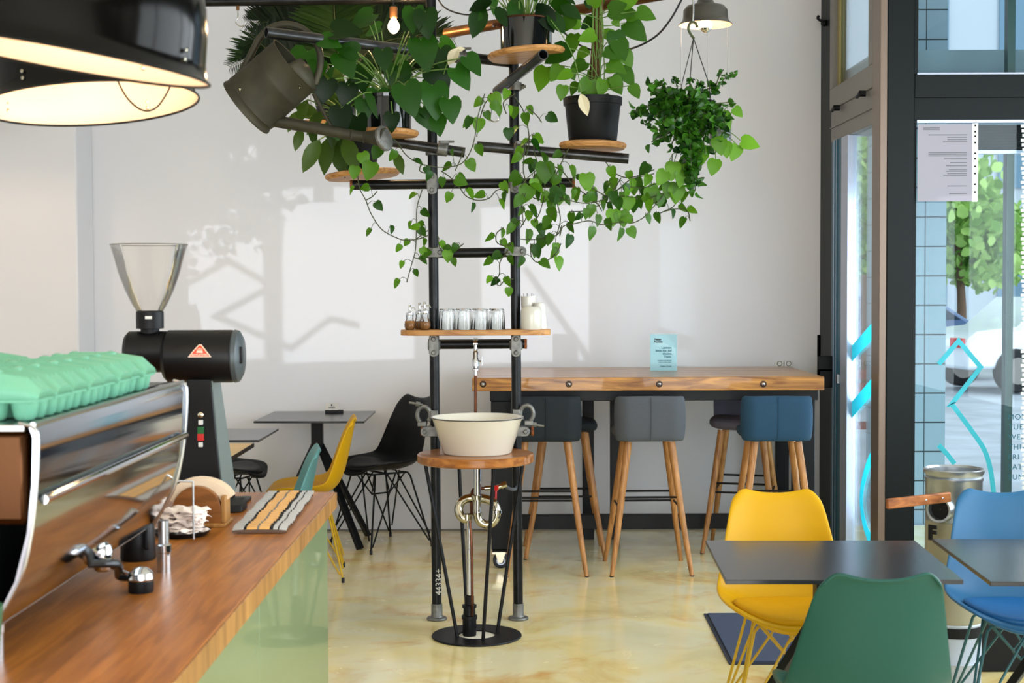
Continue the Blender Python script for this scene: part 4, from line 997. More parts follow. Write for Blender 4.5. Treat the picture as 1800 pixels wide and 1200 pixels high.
o = MB().lathe([(.040, -.01), (.053, -.004), (.053, .026), (.050, .034), (.042, .032), (.038, .01), (.038, -.04)], pc, pd, 32).build('port', M['zinc'], bn)
MB().lathe([(.001, .014), (.0405, .014)], pc, pd, 32).build('port_dark', M['hole'], bn)
hA = at(1670, 873, 5.52); hB = at(1555, 886, 5.42)
MB().bar(hA, hA+(hB-hA)*.97, .018, .038).build('wooden_lever', M['handle'], bn, bevel=.005)
for t_ in (.12, .38): q = hA+(hB-hA)*t_; MB().lathe([(.004, 0), (.004, .002), (.001, .003)], (q.x, q.y-.0095, q.z), (0, -1, 0), 10).build('rivet', M['chromer'], bn)
for s_, zz in (('F', 925), ('o', 985)):
    q = at(1634, zz+20, YN-r*.55); text(s_, .075 if s_ == 'F' else .07, (at(1630, 900, YN-.06).x, YN-r*.66-.004, q.z), M['hole'], bn, rot=(R(90), 0, R(-52)), ext=.004, bold=.004)
MB().lathe([(r+.001, z2-.05), (r+.0018, z2-.05), (r+.0018, z2-.01), (r+.001, z2-.01)], (cx, YN, 0), seg=48).build('black_band', M['hole'], bn)
cr = thing('black_crate', 'low black crate on the floor behind the blue chair', 'crate', (2.2, 6.25, 0))
MB().box((1.92, 6.05, 0), (2.5, 6.45, .34)).build('crate_body', M['black'], cr, bevel=.008)
MB().box((2.1, 6.046, .2), (2.3, 6.052, .24)).build('handle_slot', M['hole'], cr)

# ============================================================ COUNTER
ZC = .94; XE = -.575
ct = thing('service_counter', 'long wooden topped counter with pale green glass front at left', 'counter', (-1.1, 2.8, 0))
MB().box((-1.75, .6, ZC-.05), (XE, 4.76, ZC)).build('worktop', M['cwood'], ct, bevel=.003)
MB().box((XE+.0005, .6, ZC-.0495), (XE+.006, 4.755, ZC-.0015)).build('edge_strip', M['cedge'], ct, bevel=.001)
MB().box((-1.7, .7, .08), (XE-.035, 4.70, ZC-.05)).box((-1.66, .75, 0), (XE-.09, 4.66, .08)).build('carcass', M['framegrey'], ct)
yy = .7
for y1 in (2.16, 3.44, 4.72):
    MB().box((XE-.035, yy, .05), (XE-.022, y1-.004, ZC-.05)).build('front_panel', M['greenglass'], ct, bevel=.001); yy = y1
# ---- espresso machine: plane X about -.80, Y 2.47 .. 3.6
em_ = thing('espresso_machine', 'long mirror finished espresso machine on the counter at left', 'espresso machine', (-1.1, 3.0, ZC))
Ya, Yb = 2.47, 3.60
prof = [(-.835, 1.373), (-.806, 1.368), (-.80, 1.35), (-.803, 1.27), (-.812, 1.19), (-.834, 1.107), (-.858, 1.06), (-.883, 1.023)]
m = MB(); out = [(x, z) for x, z in prof]; inn = [(x-.007, z) for x, z in reversed(prof)]
m.prism(out+inn, Ya, Yb, ax=(1, 0, 0), ay=(0, 0, 1), az=(0, 1, 0)); m.build('back_panel', M['panelchrome'], em_, bevel=.002, sharp=50)
m = MB(); m.tube(smooth([(-.83, Yb+.002, 1.375), (-.803, Yb+.002, 1.366), (-.798, Yb+.002, 1.34), (-.801, Yb+.002, 1.27), (-.811, Yb+.002, 1.19), (-.833, Yb+.002, 1.107), (-.884, Yb+.002, 1.02)], 3), .0045, 8)
m.tube(smooth([(-.83, Ya, 1.375), (-.803, Ya, 1.366), (-.798, Ya, 1.34), (-.801, Ya, 1.27), (-.811, Ya, 1.19), (-.833, Ya, 1.107), (-.884, Ya, 1.02)], 3), .003, 8)
m.tube([(-.806, Ya, 1.372), (-.806, Yb, 1.372)], .005, 8); m.tube([(-.886, Ya, 1.022), (-.886, Yb, 1.022)], .003, 8)
m.build('panel_trim', M['chromer'], em_)
MB().tube([(-.796, Ya+.02, 1.243), (-.796, Yb-.02, 1.243)], .008, 10).build('panel_ridge', M['chrome'], em_)
dk = pm('bronze_mirror', srgb(66, 38, 14), .2, .8)
MB().box((-1.34, Ya+.01, 1.20), (-.82, Yb-.01, 1.362)).build('boiler_housing', dk, em_, bevel=.012)
MB().box((-1.34, Ya+.0, 1.36), (-.82, Yb, 1.372)).build('cup_tray', M['mint'] if 0 else M['chromer'], em_, bevel=.002)
MB().box((-1.0, Ya+.03, 1.05), (-.89, Yb-.03, 1.21)).build('inner_back', M['steel'], em_, bevel=.004)
MB().box((-1.42, Ya+.0, 1.0), (-.98, Yb, 1.05)).build('drip_tray', M['chromer'], em_, bevel=.006)
for yy in (2.68, 3.03, 3.38):
    g = MB().lathe([(.001, .03), (.034, .03), (.036, .0), (.036, -.05), (.001, -.05)], (-1.17, yy, 1.19), seg=24).build('group_head', M['chrome'], em_)
    MB().tube([(-1.2, yy, 1.14), (-1.38, yy, 1.12)], [.011, .015], 12).build('portafilter_handle', M['black'], g)
for (x, y) in ((-.815, 3.42), (-.93, 2.62), (-1.3, 2.62), (-1.3, 3.45)):
    l = MB().tube([(x, y, ZC), (x, y, ZC+.12)], .0125, 16).build('leg', M['chromer'], em_)
    MB().lathe([(.001, 0), (.017, 0), (.017, .045), (.019, .047), (.019, .063), (.013, .066)], (x, y, ZC), seg=20).build('leg_sleeve', M['chrome'], l)
tb = MB().tube([(-.797, 3.66, 1.12), (-.797, 3.66, .975)], .0025, 8).tube([(-.86, 3.59, 1.13), (-.797, 3.66, 1.12)], .0025, 8); tb.build('steam_rod', M['chromer'], em_)
# cups on the drip tray seen past the machine's near end
def cup(x, y, z, r, h, mt, lab, nm='cup', cat='cup'):
    t = thing(nm, lab, cat, (x, y, z)); MB().lathe([(.001, 0), (r*.66, 0), (r*.7, .004), (r, h), (r*.93, h), (r*.62, .008), (.001, .008)], (x, y, z), seg=28).build('cup_body', mt, t); return t
cup(-.93, 2.36, 1.05, .034, .09, M['enamel'], 'white espresso cup at the near end of the espresso machine drip tray')
cup(-.84, 2.26, ZC, .05, .17, pm('dark_green_cup', srgb(60, 104, 76), .4), 'green takeaway cup standing on the counter at the left edge')
# ---- mint cartons on top
def carton(x, y, z, lab, first=None):
    if first is not None: return dup(first, Vector((x, y, z)), None, lab)
    t = thing('egg_carton', lab, 'egg carton', (x, y, z), 'mint egg cartons on the espresso machine')
    Lx, Wy = .25, .098
    # tray with cups
    m = MB()
    for i in range(5):
        for j in range(2):
            m.lathe([(.001, 0), (.014, 0), (.019, .006), (.0245, .034)], (-.025-i*.05, .0245+j*.049, 0), seg=16)
    m.box((-Lx, -.001, .031), (0.002, Wy+.001, .036)); m.build('tray', M['mint'], t, w=False, bevel=.001)
    # lid: sloping hump with ribs
    prof = [(.0, .036), (.004, .05), (-.02, .066), (-.09, .077), (-.16, .077), (-.23, .066), (-.252, .05), (-.25, .036)]
    n = 12; vs, fs = [], []
    for (px, pz) in prof:
        for k in range(n+1):
            v = k/n; edge = min(1, min(v, 1-v)*4.5); rib = .006*(1 if k in (3, 6, 9) else 0)
            vs.append((px if px < -.01 else px, v*Wy, .036+(pz-.036)*(edge**.5 if edge < 1 else 1)+(rib if pz > .05 else 0)))
    for i in range(len(prof)-1):
        for k in range(n): a = i*(n+1)+k; fs.append((a, a+1, a+n+2, a+n+1))
    m = MB(); m.add(vs, fs)
    o = m.build('lid', M['mint'], t, w=False, solid=.003, sharp=30)
    for xx in (-.085, -.165): MB().lathe([(.006, .012), (.0125, .009), (.014, 0)], (xx, .05, .075), seg=12).build('lid_latch', M['mint'], o, w=False)
    return t
f0 = None; pos = ['nearest the camera', 'second from the camera', 'third from the camera', 'fourth from the camera', 'fourth from the far end', 'third from the far end', 'second from the far end', 'at the far end']
for i in range(8):
    c_ = carton(-.818+.004*math.sin(i*3), 2.52+i*.104, 1.374, f'mint egg carton {pos[i]} in the front row on the espresso machine', f0); f0 = f0 or c_
f1 = ['nearest the camera', 'second from the camera', 'third from the camera', 'second from the far end', 'at the far end']
for i in range(5): carton(-1.085, 2.86+i*.104, 1.374, f'mint egg carton {f1[i]} in the back row on the espresso machine', f0)
t = thing('dried_pod', 'small brown dried seed pod lying beside the mint cartons at the left edge', 'seed pod', (-1.13, 2.66, 1.372))
m = MB(); random.seed(5)
for i in range(6): m.ball((-1.15+i*.022, 2.66+rnd(-.01, .01), 1.385+rnd(0, .02)), .017, 10)
m.tube([(-1.05, 2.66, 1.39), (-1.03, 2.66, 1.42)], .007, 8)
m.build('pod_scales', M['trunk'], t)
# ---- grinder
YG = 4.42
gr = thing('coffee_grinder', 'tall black coffee grinder with clear funnel hopper on the counter', 'grinder', (-.95, YG, ZC))
rb = .079; zc_ = at(360, 626, YG).z; X = lambda px, Y=YG: at(px, 600, Y).x
MB().lathe([(.001, 0), (rb-.012, 0), (rb, .012), (rb, X(408)-X(290)), (rb-.002, X(411)-X(290))], (X(290), YG, zc_), (1, 0, 0), 48, cap=False).build('motor_housing', M['blackplastic'], gr)
e_ = MB().lathe([(rb-.002, 0), (rb+.001, .004), (rb-.002, .016), (rb-.02, .026), (.001, .030)], (X(411), YG, zc_), (1, 0, 0), 40).build('end_cap', pm('grey_cap', srgb(74, 82, 86), .4, .3), gr)
MB().bar((X(411)+.024, YG-.045, zc_-.02), (X(411)+.024, YG-.045, zc_+.03), .014, .02).build('cap_lever', M['black'], e_, bevel=.003)
MB().lathe([(.001, 0), (.052, 0), (.062, .01), (.062, X(292)-X(222)), (.001, X(292)-X(222))], (X(222), YG, zc_+.014), (1, 0, 0), 40).build('grinding_chamber', M['blackplastic'], gr)
hx = X(264)
zz = lambda y: at(264, y, YG).z
MB().lathe([(.001, zz(606)), (.026, zz(604)), (.028, zz(578)), (.041, zz(577)), (.041, zz(548)), (.037, zz(546)), (.03, zz(560)), (.001, zz(575))], (hx, YG, 0), seg=36).build('hopper_collar', M['black'], gr)
MB().box((hx-.004, YG-.0425, zz(560)), (hx+.016, YG-.0405, zz(555))).build('collar_label', M['whitep'], gr)
Rt = (328-195)/2/F*YG
hp = [(.038, zz(548)), (.052, zz(535)), (.072, zz(510)), (.091, zz(480)), (.104, zz(450)), (Rt, zz(431)), (Rt+.002, zz(429)), (Rt-.002, zz(430)), (.101, zz(450)), (.088, zz(480)), (.069, zz(510)), (.049, zz(535)), (.035, zz(548))]
MB().lathe(hp, (hx, YG, 0), seg=48).build('hopper', M['clear'], gr)
MB().tube(circ((hx, YG, zz(430)), Rt, 48), .0014, 6, closed=True).build('hopper_rim', M['framegrey'], gr)
zl = ZC; zt_ = zc_-.06; yf = YG-.04
lo = [Vector((X(318), yf-.02, zl+.03)), Vector((at(391, 870, yf-.02).x, yf-.02, zl+.03)), Vector((at(391, 870, yf-.02).x+.0, yf+.19, zl+.03)), Vector((X(318), yf+.19, zl+.03))]
hi = [Vector((X(333), yf, zt_)), Vector((at(370, 668, yf).x, yf, zt_)), Vector((at(370, 668, yf).x, yf+.13, zt_)), Vector((X(333), yf+.13, zt_))]
m = MB(); m.hexa(lo, hi); m.build('column', M['blackplastic'], gr, bevel=.004)
k = Vector((.0015, 0, 0)); MB().hexa([lo[1]+k*0+Vector((0, .008, 0)), lo[1]+k*2+Vector((0, .008, 0)), lo[2]+k*2-Vector((0, .008, 0)), lo[2]-Vector((0, .008, 0))], [hi[1]+Vector((0, .008, 0)), hi[1]+k*2+Vector((0, .008, 0)), hi[2]+k*2-Vector((0, .008, 0)), hi[2]-Vector((0, .008, 0))]).build('side_plate', pm('grey_side_plate', srgb(126, 140, 138), .35, .4), gr)
MB().box((X(318), yf-.03, zl), (at(391, 870, yf).x+.05, yf+.21, zl+.012)).box((X(318), yf-.02, zl+.012), (at(391, 870, yf).x+.002, yf+.195, zl+.032)).hexa([Vector((at(370, 880, yf).x, yf-.10, zl)), Vector((at(432, 880, yf).x, yf-.06, zl)), Vector((at(432, 880, yf).x, yf+.03, zl)), Vector((at(370, 880, yf).x, yf+.0, zl))], [Vector((at(370, 880, yf).x, yf-.09, zl+.022)), Vector((at(430, 880, yf).x, yf-.05, zl+.02)), Vector((at(430, 880, yf).x, yf+.03, zl+.034)), Vector((at(370, 880, yf).x, yf+.0, zl+.034))]).build('base', M['black'], gr, bevel=.004)
for y, mk, nm, s in ((729, 'brass', 'knob', .0085), (742, 'whitep', 'switch_label', .007), (756, 'greenb', 'start_button', .0105), (768, 'red', 'stop_button', .0105), (781, 'whitep', 'switch_label', .007)):
    q = at(353, y, yf-.012)
    if nm == 'knob': MB().lathe([(.001, .012), (s, .01), (s, 0)], (q.x, yf-.006, q.z), (0, -1, 0), 16).build(nm, M[mk], gr)
    else: MB().box((q.x-s*.85, yf-.02, q.z-s), (q.x+s*.85, yf-.002, q.z+s)).build(nm, M[mk], gr, bevel=.001)
# badge: triangle follows the round housing, built tangent to it
lc = at(351, 617, YG-rb); hz = 20/F*4.34; th0 = math.asin((lc.z-zc_)/rb)
def on_drum(x, dz, lift):
    a = th0+dz/rb; return Vector((lc.x+x, YG-(rb+lift)*math.cos(a), zc_+(rb+lift)*math.sin(a)))
def drum_patch(poly, lift, name, mat, parent):
    """poly in x, arc-height; sliced into strips so that it bends with the drum"""
    ys = [min(p[1] for p in poly)+(max(p[1] for p in poly)-min(p[1] for p in poly))*i/8 for i in range(9)]
    def span(y):
        xs = []
        for (x0, y0), (x1, y1) in zip(poly, poly[1:]+poly[:1]):
            if (y0-y)*(y1-y) <= 0 and y0 != y1: xs.append(x0+(x1-x0)*(y-y0)/(y1-y0))
        return (min(xs), max(xs)) if xs else (0, 0)
    vs, fs = [], []
    for y in ys:
        y_ = min(max(y, ys[0]+1e-6), ys[-1]-1e-6); a, b = span(y_)
        for L in (lift, lift-.0012): vs += [on_drum(a, y, L), on_drum(b, y, L)]
    for i in range(8):
        a = i*4; fs += [(a, a+1, a+5, a+4), (a+2, a+6, a+7, a+3), (a, a+4, a+6, a+2), (a+1, a+3, a+7, a+5)]
    m = MB(); m.add(vs, fs); return m.build(name, mat, parent)
bw = .035
drum_patch([(-bw, -.018), (bw, -.018), (.004, .020), (-.004, .020)], .0022, 'badge_border', M['logow'], gr)
drum_patch([(-bw+.006, -.0155), (bw-.006, -.0155), (.002, .0165), (-.002, .0165)], .0030, 'badge', M['logo'], gr)
drum_patch([(-.010, -.0055), (.010, -.0055), (.008, .0015), (-.008, .0015)], .0036, 'badge_emblem', M['logow'], gr)
for i in range(5): x = (i-2)*.0042; drum_patch([(x-.0011, .0035), (x+.0011, .0035), (x*.8+.0008, .0095-abs(i-2)*.0018), (x*.8-.0008, .0095-abs(i-2)*.0018)], .0036, 'badge_ray', M['logow'], gr)
q = on_drum(0, -.0135, .0042); text('MAHLKÖNIG', .0082, q, M['logow'], gr, rot=(R(90)-th0*.6, 0, 0), align='CENTER', bold=.0002, ext=.0003)
# ---- paper filter holder, napkins, sugar sticks, jug, tamper
YH = 4.08
fh = thing('filter_holder', 'curved brown wooden holder with cream paper filters before the grinder', 'filter holder', (-.86, YH, ZC))
fc = Vector((at(347, 900, YH).x, YH, ZC)); rr = .068
arc = [(rr*math.cos(R(a)), .045+rr*.98*math.sin(R(a))) for a in range(0, 181, 10)]
MB().prism([(rr, 0)]+arc+[(-rr, 0)], -.012, .012, o=fc).build('front_board', M['brownwood'], fh, bevel=.002)
MB().box((fc.x-rr-.01, YH-.03, ZC), (fc.x+rr+.014, YH+.09, ZC+.01)).box((fc.x+rr, YH-.012, ZC+.01), (fc.x+rr+.012, YH+.06, ZC+.085)).build('holder_frame', M['cedge'], fh, bevel=.002)
for i in range(4):
    o_ = [((rr+.03)*math.cos(R(a))*1.02, .05+(rr+.012)*math.sin(R(a))) for a in range(22, 159, 8)]
    i_ = [((rr*.8)*math.cos(R(a)), .035+rr*.6*math.sin(R(a))) for a in range(158, 21, -8)]
    MB().prism(o_+i_, .014+i*.004, .016+i*.004, o=fc+Vector((.003*i, 0, .002*i))).build('paper_filter', M['filter'], fh)
tr_ = thing('napkin_dish', 'round black dish under the crumpled paper bags on the counter', 'dish', (at(318, 915, 3.95).x, 3.93, ZC))
dc = Vector((at(322, 915, 3.95).x, 3.93, ZC)); MB().lathe([(.001, .0), (.066, 0), (.078, .014), (.074, .014), (.062, .006), (.001, .006)], dc, seg=36).build('dish_body', M['black'], tr_)
random.seed(21)
nm_ = ['lowest', 'second lowest', 'third lowest', 'middle', 'fourth highest', 'third highest', 'second highest', 'topmost']
for i in range(8):
    z = ZC+.012+i*.0085; a = rnd(-.9, .9); cN = dc+Vector((rnd(-.012, .012), rnd(-.012, .012), z-ZC))
    t = thing('paper_napkin', f'{nm_[i]} crumpled cream paper bag in the pile on the black dish', 'napkin', cN, 'crumpled paper bags in the pile')
    m = MB(); nx = 9; vs, fs = [], []
    for u in range(nx+1):
        for v in range(nx+1):
            x = (u/nx-.5)*.115; y = (v/nx-.5)*.085; ed = max(abs(u/nx-.5), abs(v/nx-.5))*2
            vs.append(cN+Vector((x*math.cos(a)-y*math.sin(a)+rnd(-.002, .002), x*math.sin(a)+y*math.cos(a)+rnd(-.002, .002), rnd(-.0035, .0035)+.006*math.sin(u*1.7+i)*math.cos(v*1.3+i*2)-.006*max(0, ed-.6)*i*.4)))
    for u in range(nx):
        for v in range(nx): k = u*(nx+1)+v; fs.append((k, k+1, k+nx+2, k+nx+1))
    m.add(vs, fs); m.build('folded_sheet', M['napkin'], t, solid=.0012, sharp=20)
sb = 18; sx0 = (at(405, 935, 3.95).x, at(470, 868, 4.66).x)
f0 = None
for i in range(sb):
    y = 3.955+i*.0405; x = -.755+(-.022)*i/sb*1.0+.002*math.sin(i*5)
    if i == 0: lab = 'sugar sachet nearest the camera in the fanned row on the counter'
    elif i == sb-1: lab = 'farthest sugar sachet in the fanned row, at the far counter edge'
    else: lab = 'long sugar sachet with gold middle, one inside the fanned row on the counter'
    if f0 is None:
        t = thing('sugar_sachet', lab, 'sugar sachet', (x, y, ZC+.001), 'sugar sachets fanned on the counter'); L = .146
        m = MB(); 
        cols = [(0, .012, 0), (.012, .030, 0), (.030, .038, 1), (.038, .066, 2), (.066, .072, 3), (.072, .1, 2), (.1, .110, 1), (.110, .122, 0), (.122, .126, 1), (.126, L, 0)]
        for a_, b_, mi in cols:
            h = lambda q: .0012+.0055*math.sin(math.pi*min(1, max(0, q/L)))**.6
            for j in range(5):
                m.cur = 4 if j == 0 else mi  # dark near edge paints in the shade of the gap between sachets
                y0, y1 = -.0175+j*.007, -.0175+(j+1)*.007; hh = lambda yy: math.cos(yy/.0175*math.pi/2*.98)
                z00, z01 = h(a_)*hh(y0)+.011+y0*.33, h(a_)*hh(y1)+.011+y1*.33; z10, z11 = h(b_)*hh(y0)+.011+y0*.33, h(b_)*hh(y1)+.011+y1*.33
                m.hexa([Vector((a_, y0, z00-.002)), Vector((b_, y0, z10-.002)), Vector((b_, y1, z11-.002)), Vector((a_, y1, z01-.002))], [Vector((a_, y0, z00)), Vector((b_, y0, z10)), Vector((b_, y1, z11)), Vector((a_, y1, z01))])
        m.build('sachet_paper', [M['sachet'], M['black'], M['gold'], M['framegrey'], pm('sachet_gap_shade', srgb(88, 66, 56), .5)], t, w=False); f0 = t
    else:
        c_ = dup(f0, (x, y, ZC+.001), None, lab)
jg = thing('black_jug', 'small matt black jug on the counter behind the espresso machine leg', 'jug', (-.90, 3.60, ZC))
jc = at(243, 985, 3.58); jc.z = ZC
MB().lathe([(.001, 0), (.041, 0), (.043, .006), (.04, .08), (.036, .095), (.033, .095), (.036, .01), (.001, .008)], jc, seg=32).build('jug_body', M['blackplastic'], jg)
MB().bar(jc+Vector((.03, -.035, .09)), jc+Vector((.032, -.042, .03)), .012, .012).build('handle', M['blackplastic'], jg, bevel=.004)
tp_ = thing('lever_arm', 'chrome lever with a black footed chrome knob lying on the counter', 'coffee tool', (-.80, 3.18, ZC))
k1 = atz(248, 1040, ZC)
MB().lathe([(.001, 0), (.026, 0), (.027, .004), (.027, .024), (.024, .026)], k1, seg=28).build('knob_base', M['black'], tp_)
MB().lathe([(.025, .024), (.028, .03), (.026, .042), (.016, .052), (.001, .056)], k1, seg=28).build('knob', M['chrome'], tp_)
k2 = at(180, 975, 3.10)
MB().tube(smooth([k1+Vector((-.02, 0, .03)), k1+Vector((-.05, -.0, .034)), k2+Vector((.03, .0, -.02)), k2+Vector((-.03, -.05, -.01))], 4), [.007]*6+[.009]*7, 10).build('arm', M['steel2'], tp_)
MB().lathe([(.012, -.035), (.018, -.03), (.022, -.01), (.022, .01), (.018, .022), (.001, .026)], k2, seg=24).build('joint_knob', M['chrome'], tp_)
MB().tube([k2+Vector((.005, 0, -.02)), k1+Vector((-.03, .06, .022))], .005, 8).build('link_rod', M['chromer'], tp_)
# ============================================================ PENDANT LAMPS
def big_lamp(lab, px, py, Y, apx, tilt, back, cable, glow=2.6):
    c = at(px, py, Y); Rr = apx/F*Y
    t = thing('pendant_lamp', lab, 'lamp', c, 'large black enamel pendant lamps')
    ax = Vector((math.sin(R(tilt)), math.sin(R(back)), 1)).normalized()
    P = [(1.0, 0), (.975, .03), (.95, .12), (.935, .3), (.9, .5), (.83, .7), (.7, .88), (.5, 1.02), (.3, 1.1), (.2, 1.14), (.19, 1.35), (.001, 1.36)]
    MB().lathe([(a*Rr, b*Rr) for a, b in P], c, ax, 72).build('shade', M['shadeout'], t, sharp=60)
    MB().lathe([(a*Rr*.985, b*Rr+.0005) for a, b in P[:9]]+[(.001, 1.08*Rr)], c+ax*.002, ax, 72).build('shade_lining', M['shadein'], t, sharp=60)
    x, y, _ = frame_of(ax)
    MB().tube(circ(c, Rr*.995, 72, x, y), .0022, 8, closed=True).build('rim', M['black'], t)
    b = c+ax*(.62*Rr)
    MB().ball(b, .04, 20).build('bulb', M['bulbon'], t); MB().tube([b+ax*.03, b+ax*.12], .022, 14).build('socket', M['porc'], t)
    for ang in (20, 110, 200, 290):
        for hh in (.10, .16):
            p = c+(x*math.cos(R(ang))+y*math.sin(R(ang)))*Rr*.945+ax*(hh*Rr); n = (x*math.cos(R(ang))+y*math.sin(R(ang)))
            MB().lathe([(.001, .004), (.004, .003), (.004, 0)], p-n*Rr*.002, -n, 8).lathe([(.001, .004), (.004, .003), (.004, 0)], p+n*.003, n, 8).build('screw', M['brass'], t)
    MB().tube([c+ax*(1.35*Rr), c+ax*(1.35*Rr)+Vector((0, 0, 3.69-c.z-1.3*Rr))], .005, 8).build('cable', M['cable'], t)
    if cable: MB().tube(smooth([at(x_, y_, Y) for x_, y_ in cable], 5), .0022, 8).build('cable_loop', M['cable'], t)
    l = lamp('POINT', 'pendant_glow', b-ax*.07, glow, (1, .74, .54), shadow_soft_size=.04); l.parent = t; l.location = b-ax*.08-c
    return t
big_lamp('nearer black enamel pendant lamp cut by the top left corner', 108, 104, 2.44, 258, 9.5, -1.4, None)
big_lamp('black enamel pendant lamp behind and below the nearer one at top left', 160, 184, 3.35, 187, -5.7, 3.6, [(200, 118), (207, 142), (222, 170), (240, 188), (258, 195), (276, 188), (292, 166), (302, 143), (306, 120)])
big_lamp('unseen black enamel pendant lamp added beyond the left picture edge to warm the wall', -95, 215, 8.2, 78, 0, 0, None, 9)  # out of view, added for the warm glow on the left wall
# small grey lamp at upper right
gl = thing('grey_lamp', 'small grey enamel lamp with a mirrored bulb hanging at upper right', 'lamp', at(1240, 40, 7.0))
c = at(1240, 42, 7.0); r = 47/F*7
MB().lathe([(r, -.004), (r*.96, .002), (r*.86, .014), (r*.83, .03), (r*.82, .062), (r*.7, .082), (r*.35, .094), (r*.28, .11), (r*.28, .17), (.001, .172)], c, seg=48).build('shade', M['greyenamel'], gl, sharp=50)
MB().lathe([(r*.98, -.006), (r*.84, .012), (r*.8, .03), (r*.79, .058), (r*.6, .076), (.001, .08)], c, seg=48).build('shade_lining', M['shadein'], gl, sharp=60)
MB().ball(c+Vector((0, 0, -.010)), .031, 20).build('bulb', M['bulbon'], gl); MB().lathe([(.001, -.031), (.016, -.027), (.026, -.018), (.0295, -.010)], c+Vector((0, 0, -.0115)), seg=24).build('bulb_cap', M['bulbmir'], gl)
MB().tube([c+Vector((0, 0, .17)), Vector((c.x, c.y, 3.69))], .004, 8).build('cable', M['cable'], gl)
l = lamp('POINT', 'lamp_glow', c, 5, (1, .72, .45), shadow_soft_size=.03); l.parent = gl; l.location = (0, 0, -.03)
bl = thing('bare_bulb', 'bare glowing bulb on a socket among the palm fronds', 'lamp', at(692, 45, 7.35))
c = at(692, 47, 7.35); MB().lathe([(.001, -.035), (.014, -.03), (.027, -.012), (.03, .003), (.024, .02), (.014, .035), (.012, .045)], c, seg=24).build('bulb', M['bulbon'], bl)
MB().lathe([(.015, .04), (.02, .045), (.02, .095), (.012, .1), (.001, .1)], c, seg=16).build('socket', M['rust'], bl)
MB().tube([c+Vector((0, 0, .1)), Vector((c.x, c.y, 3.69))], .004, 8).build('cable', M['cable'], bl)
l = lamp('POINT', 'bulb_glow', c, 20, (1, .66, .34), shadow_soft_size=.03); l.parent = bl; l.location = (0, -.05, -.02)

# ============================================================ WATERING CAN
YW = 6.62
wc = thing('watering_can', 'old zinc watering can hanging tipped from the end of a tube', 'watering can', at(478, 150, YW))
b0 = at(432, 190, YW); t0 = at(523, 116, YW); ax = (t0-b0); L = ax.length; axn = (ax+Vector((0, -.05, 0))).normalized(); rw = 56/F*YW
xd = axn.cross(Vector((0, 1, 0))).normalized()
MB().lathe([(.001, .006), (rw*1.0, .006), (rw*1.03, 0), (rw*1.03, .01), (rw*1.0, .014), (rw*1.0, L*.12), (rw*1.015, L*.13), (rw, L*.14), (rw*.985, L*.62), (rw*1.0, L*.64), (rw*.98, L*.66), (rw*.975, L*.985), (rw*1.0, L), (rw*.96, L), (rw*.95, L*.5), (rw*.97, .02), (.001, .012)], b0, axn, 48, sy=.8, sx=1, xdir=xd).build('can_body', M['canzinc'], wc, sharp=50)
# half cover on the mouth
m = MB(); vs = []; n = 16
top = b0+axn*L; yd = axn.cross(xd)
for i in range(n+1):
    a = R(-90+180*i/n); e_ = -xd if (at(556, 160, YW)-top).dot(xd) < 0 else xd
    for k, (rr, h) in enumerate(((1.0, 0), (.6, .035), (.25, .05))): vs.append(top+e_*(math.cos(a)*rw*rr*.98)+yd*(math.sin(a)*rw*.8*rr*.98)+axn*h*.9)
fs = [(i*3+k, i*3+k+1, (i+1)*3+k+1, (i+1)*3+k) for i in range(n) for k in range(2)]
m.add(vs, fs); m.build('mouth_cover', M['canzinc'], wc, solid=.003, sharp=60)
MB().tube([at(474, 211, YW), at(560, 226, YW-.02), at(622, 238, YW-.03), at(640, 240, YW-.03)], [.028, .026, .024, .024], 18).build('spout', M['canzinc'], wc)
for x in (618, 641): MB().lathe([(.0245, -.006), (.028, 0), (.0245, .006)], at(x, 238+(x-618)*.12, YW-.03), at(641, 241, YW)-at(618, 238, YW), 18).build('spout_ring', M['canzinc'], wc)
ra, rb_ = at(642, 240, YW-.03), at(676, 243, YW-.05)
fd = (at(690, 232, YW-.16)-at(662, 246, YW-.03)).normalized()
MB().tube([ra, ra+(rb_-ra)*.5, rb_-Vector((.002, 0, 0))], [.024, .034, .047], 20).build('rose_cone', M['canzinc'], wc)
dr_ = Vector((.80, -.45, .22)).normalized()
rs = MB().lathe([(.056, -.012), (.058, 0), (.054, .006), (.03, .013), (.001, .016)], rb_, dr_, 32).build('rose_plate', M['cast'], wc)
MB().tube([at(551, 165, YW), at(568, 196, YW-.01), at(582, 222, YW-.02)], .009, 10).build('spout_brace', M['canzinc'], wc)
MB().tube(smooth([at(x, y, YW-.02) for x, y in ((424, 127), (440, 98), (456, 68), (474, 50), (498, 43), (524, 47), (548, 64), (562, 92), (562, 120), (553, 148))], 5), .0155, 14).build('handle', M['canzinc'], wc)
o_ = MB(); 
for (x, y, s) in ((443, 180, .014), (437, 174, .007), (461, 176, .004), (533, 159, .005), (430, 163, .004)):
    q = at(x, y, YW); o_.lathe([(s, -.002), (s*.8, .001), (.001, .002)], q-Vector((0, rw*.815, 0)), (0, -1, 0), 9, sy=1.4)
o_.build('paint_spot', M['canspot'], wc)

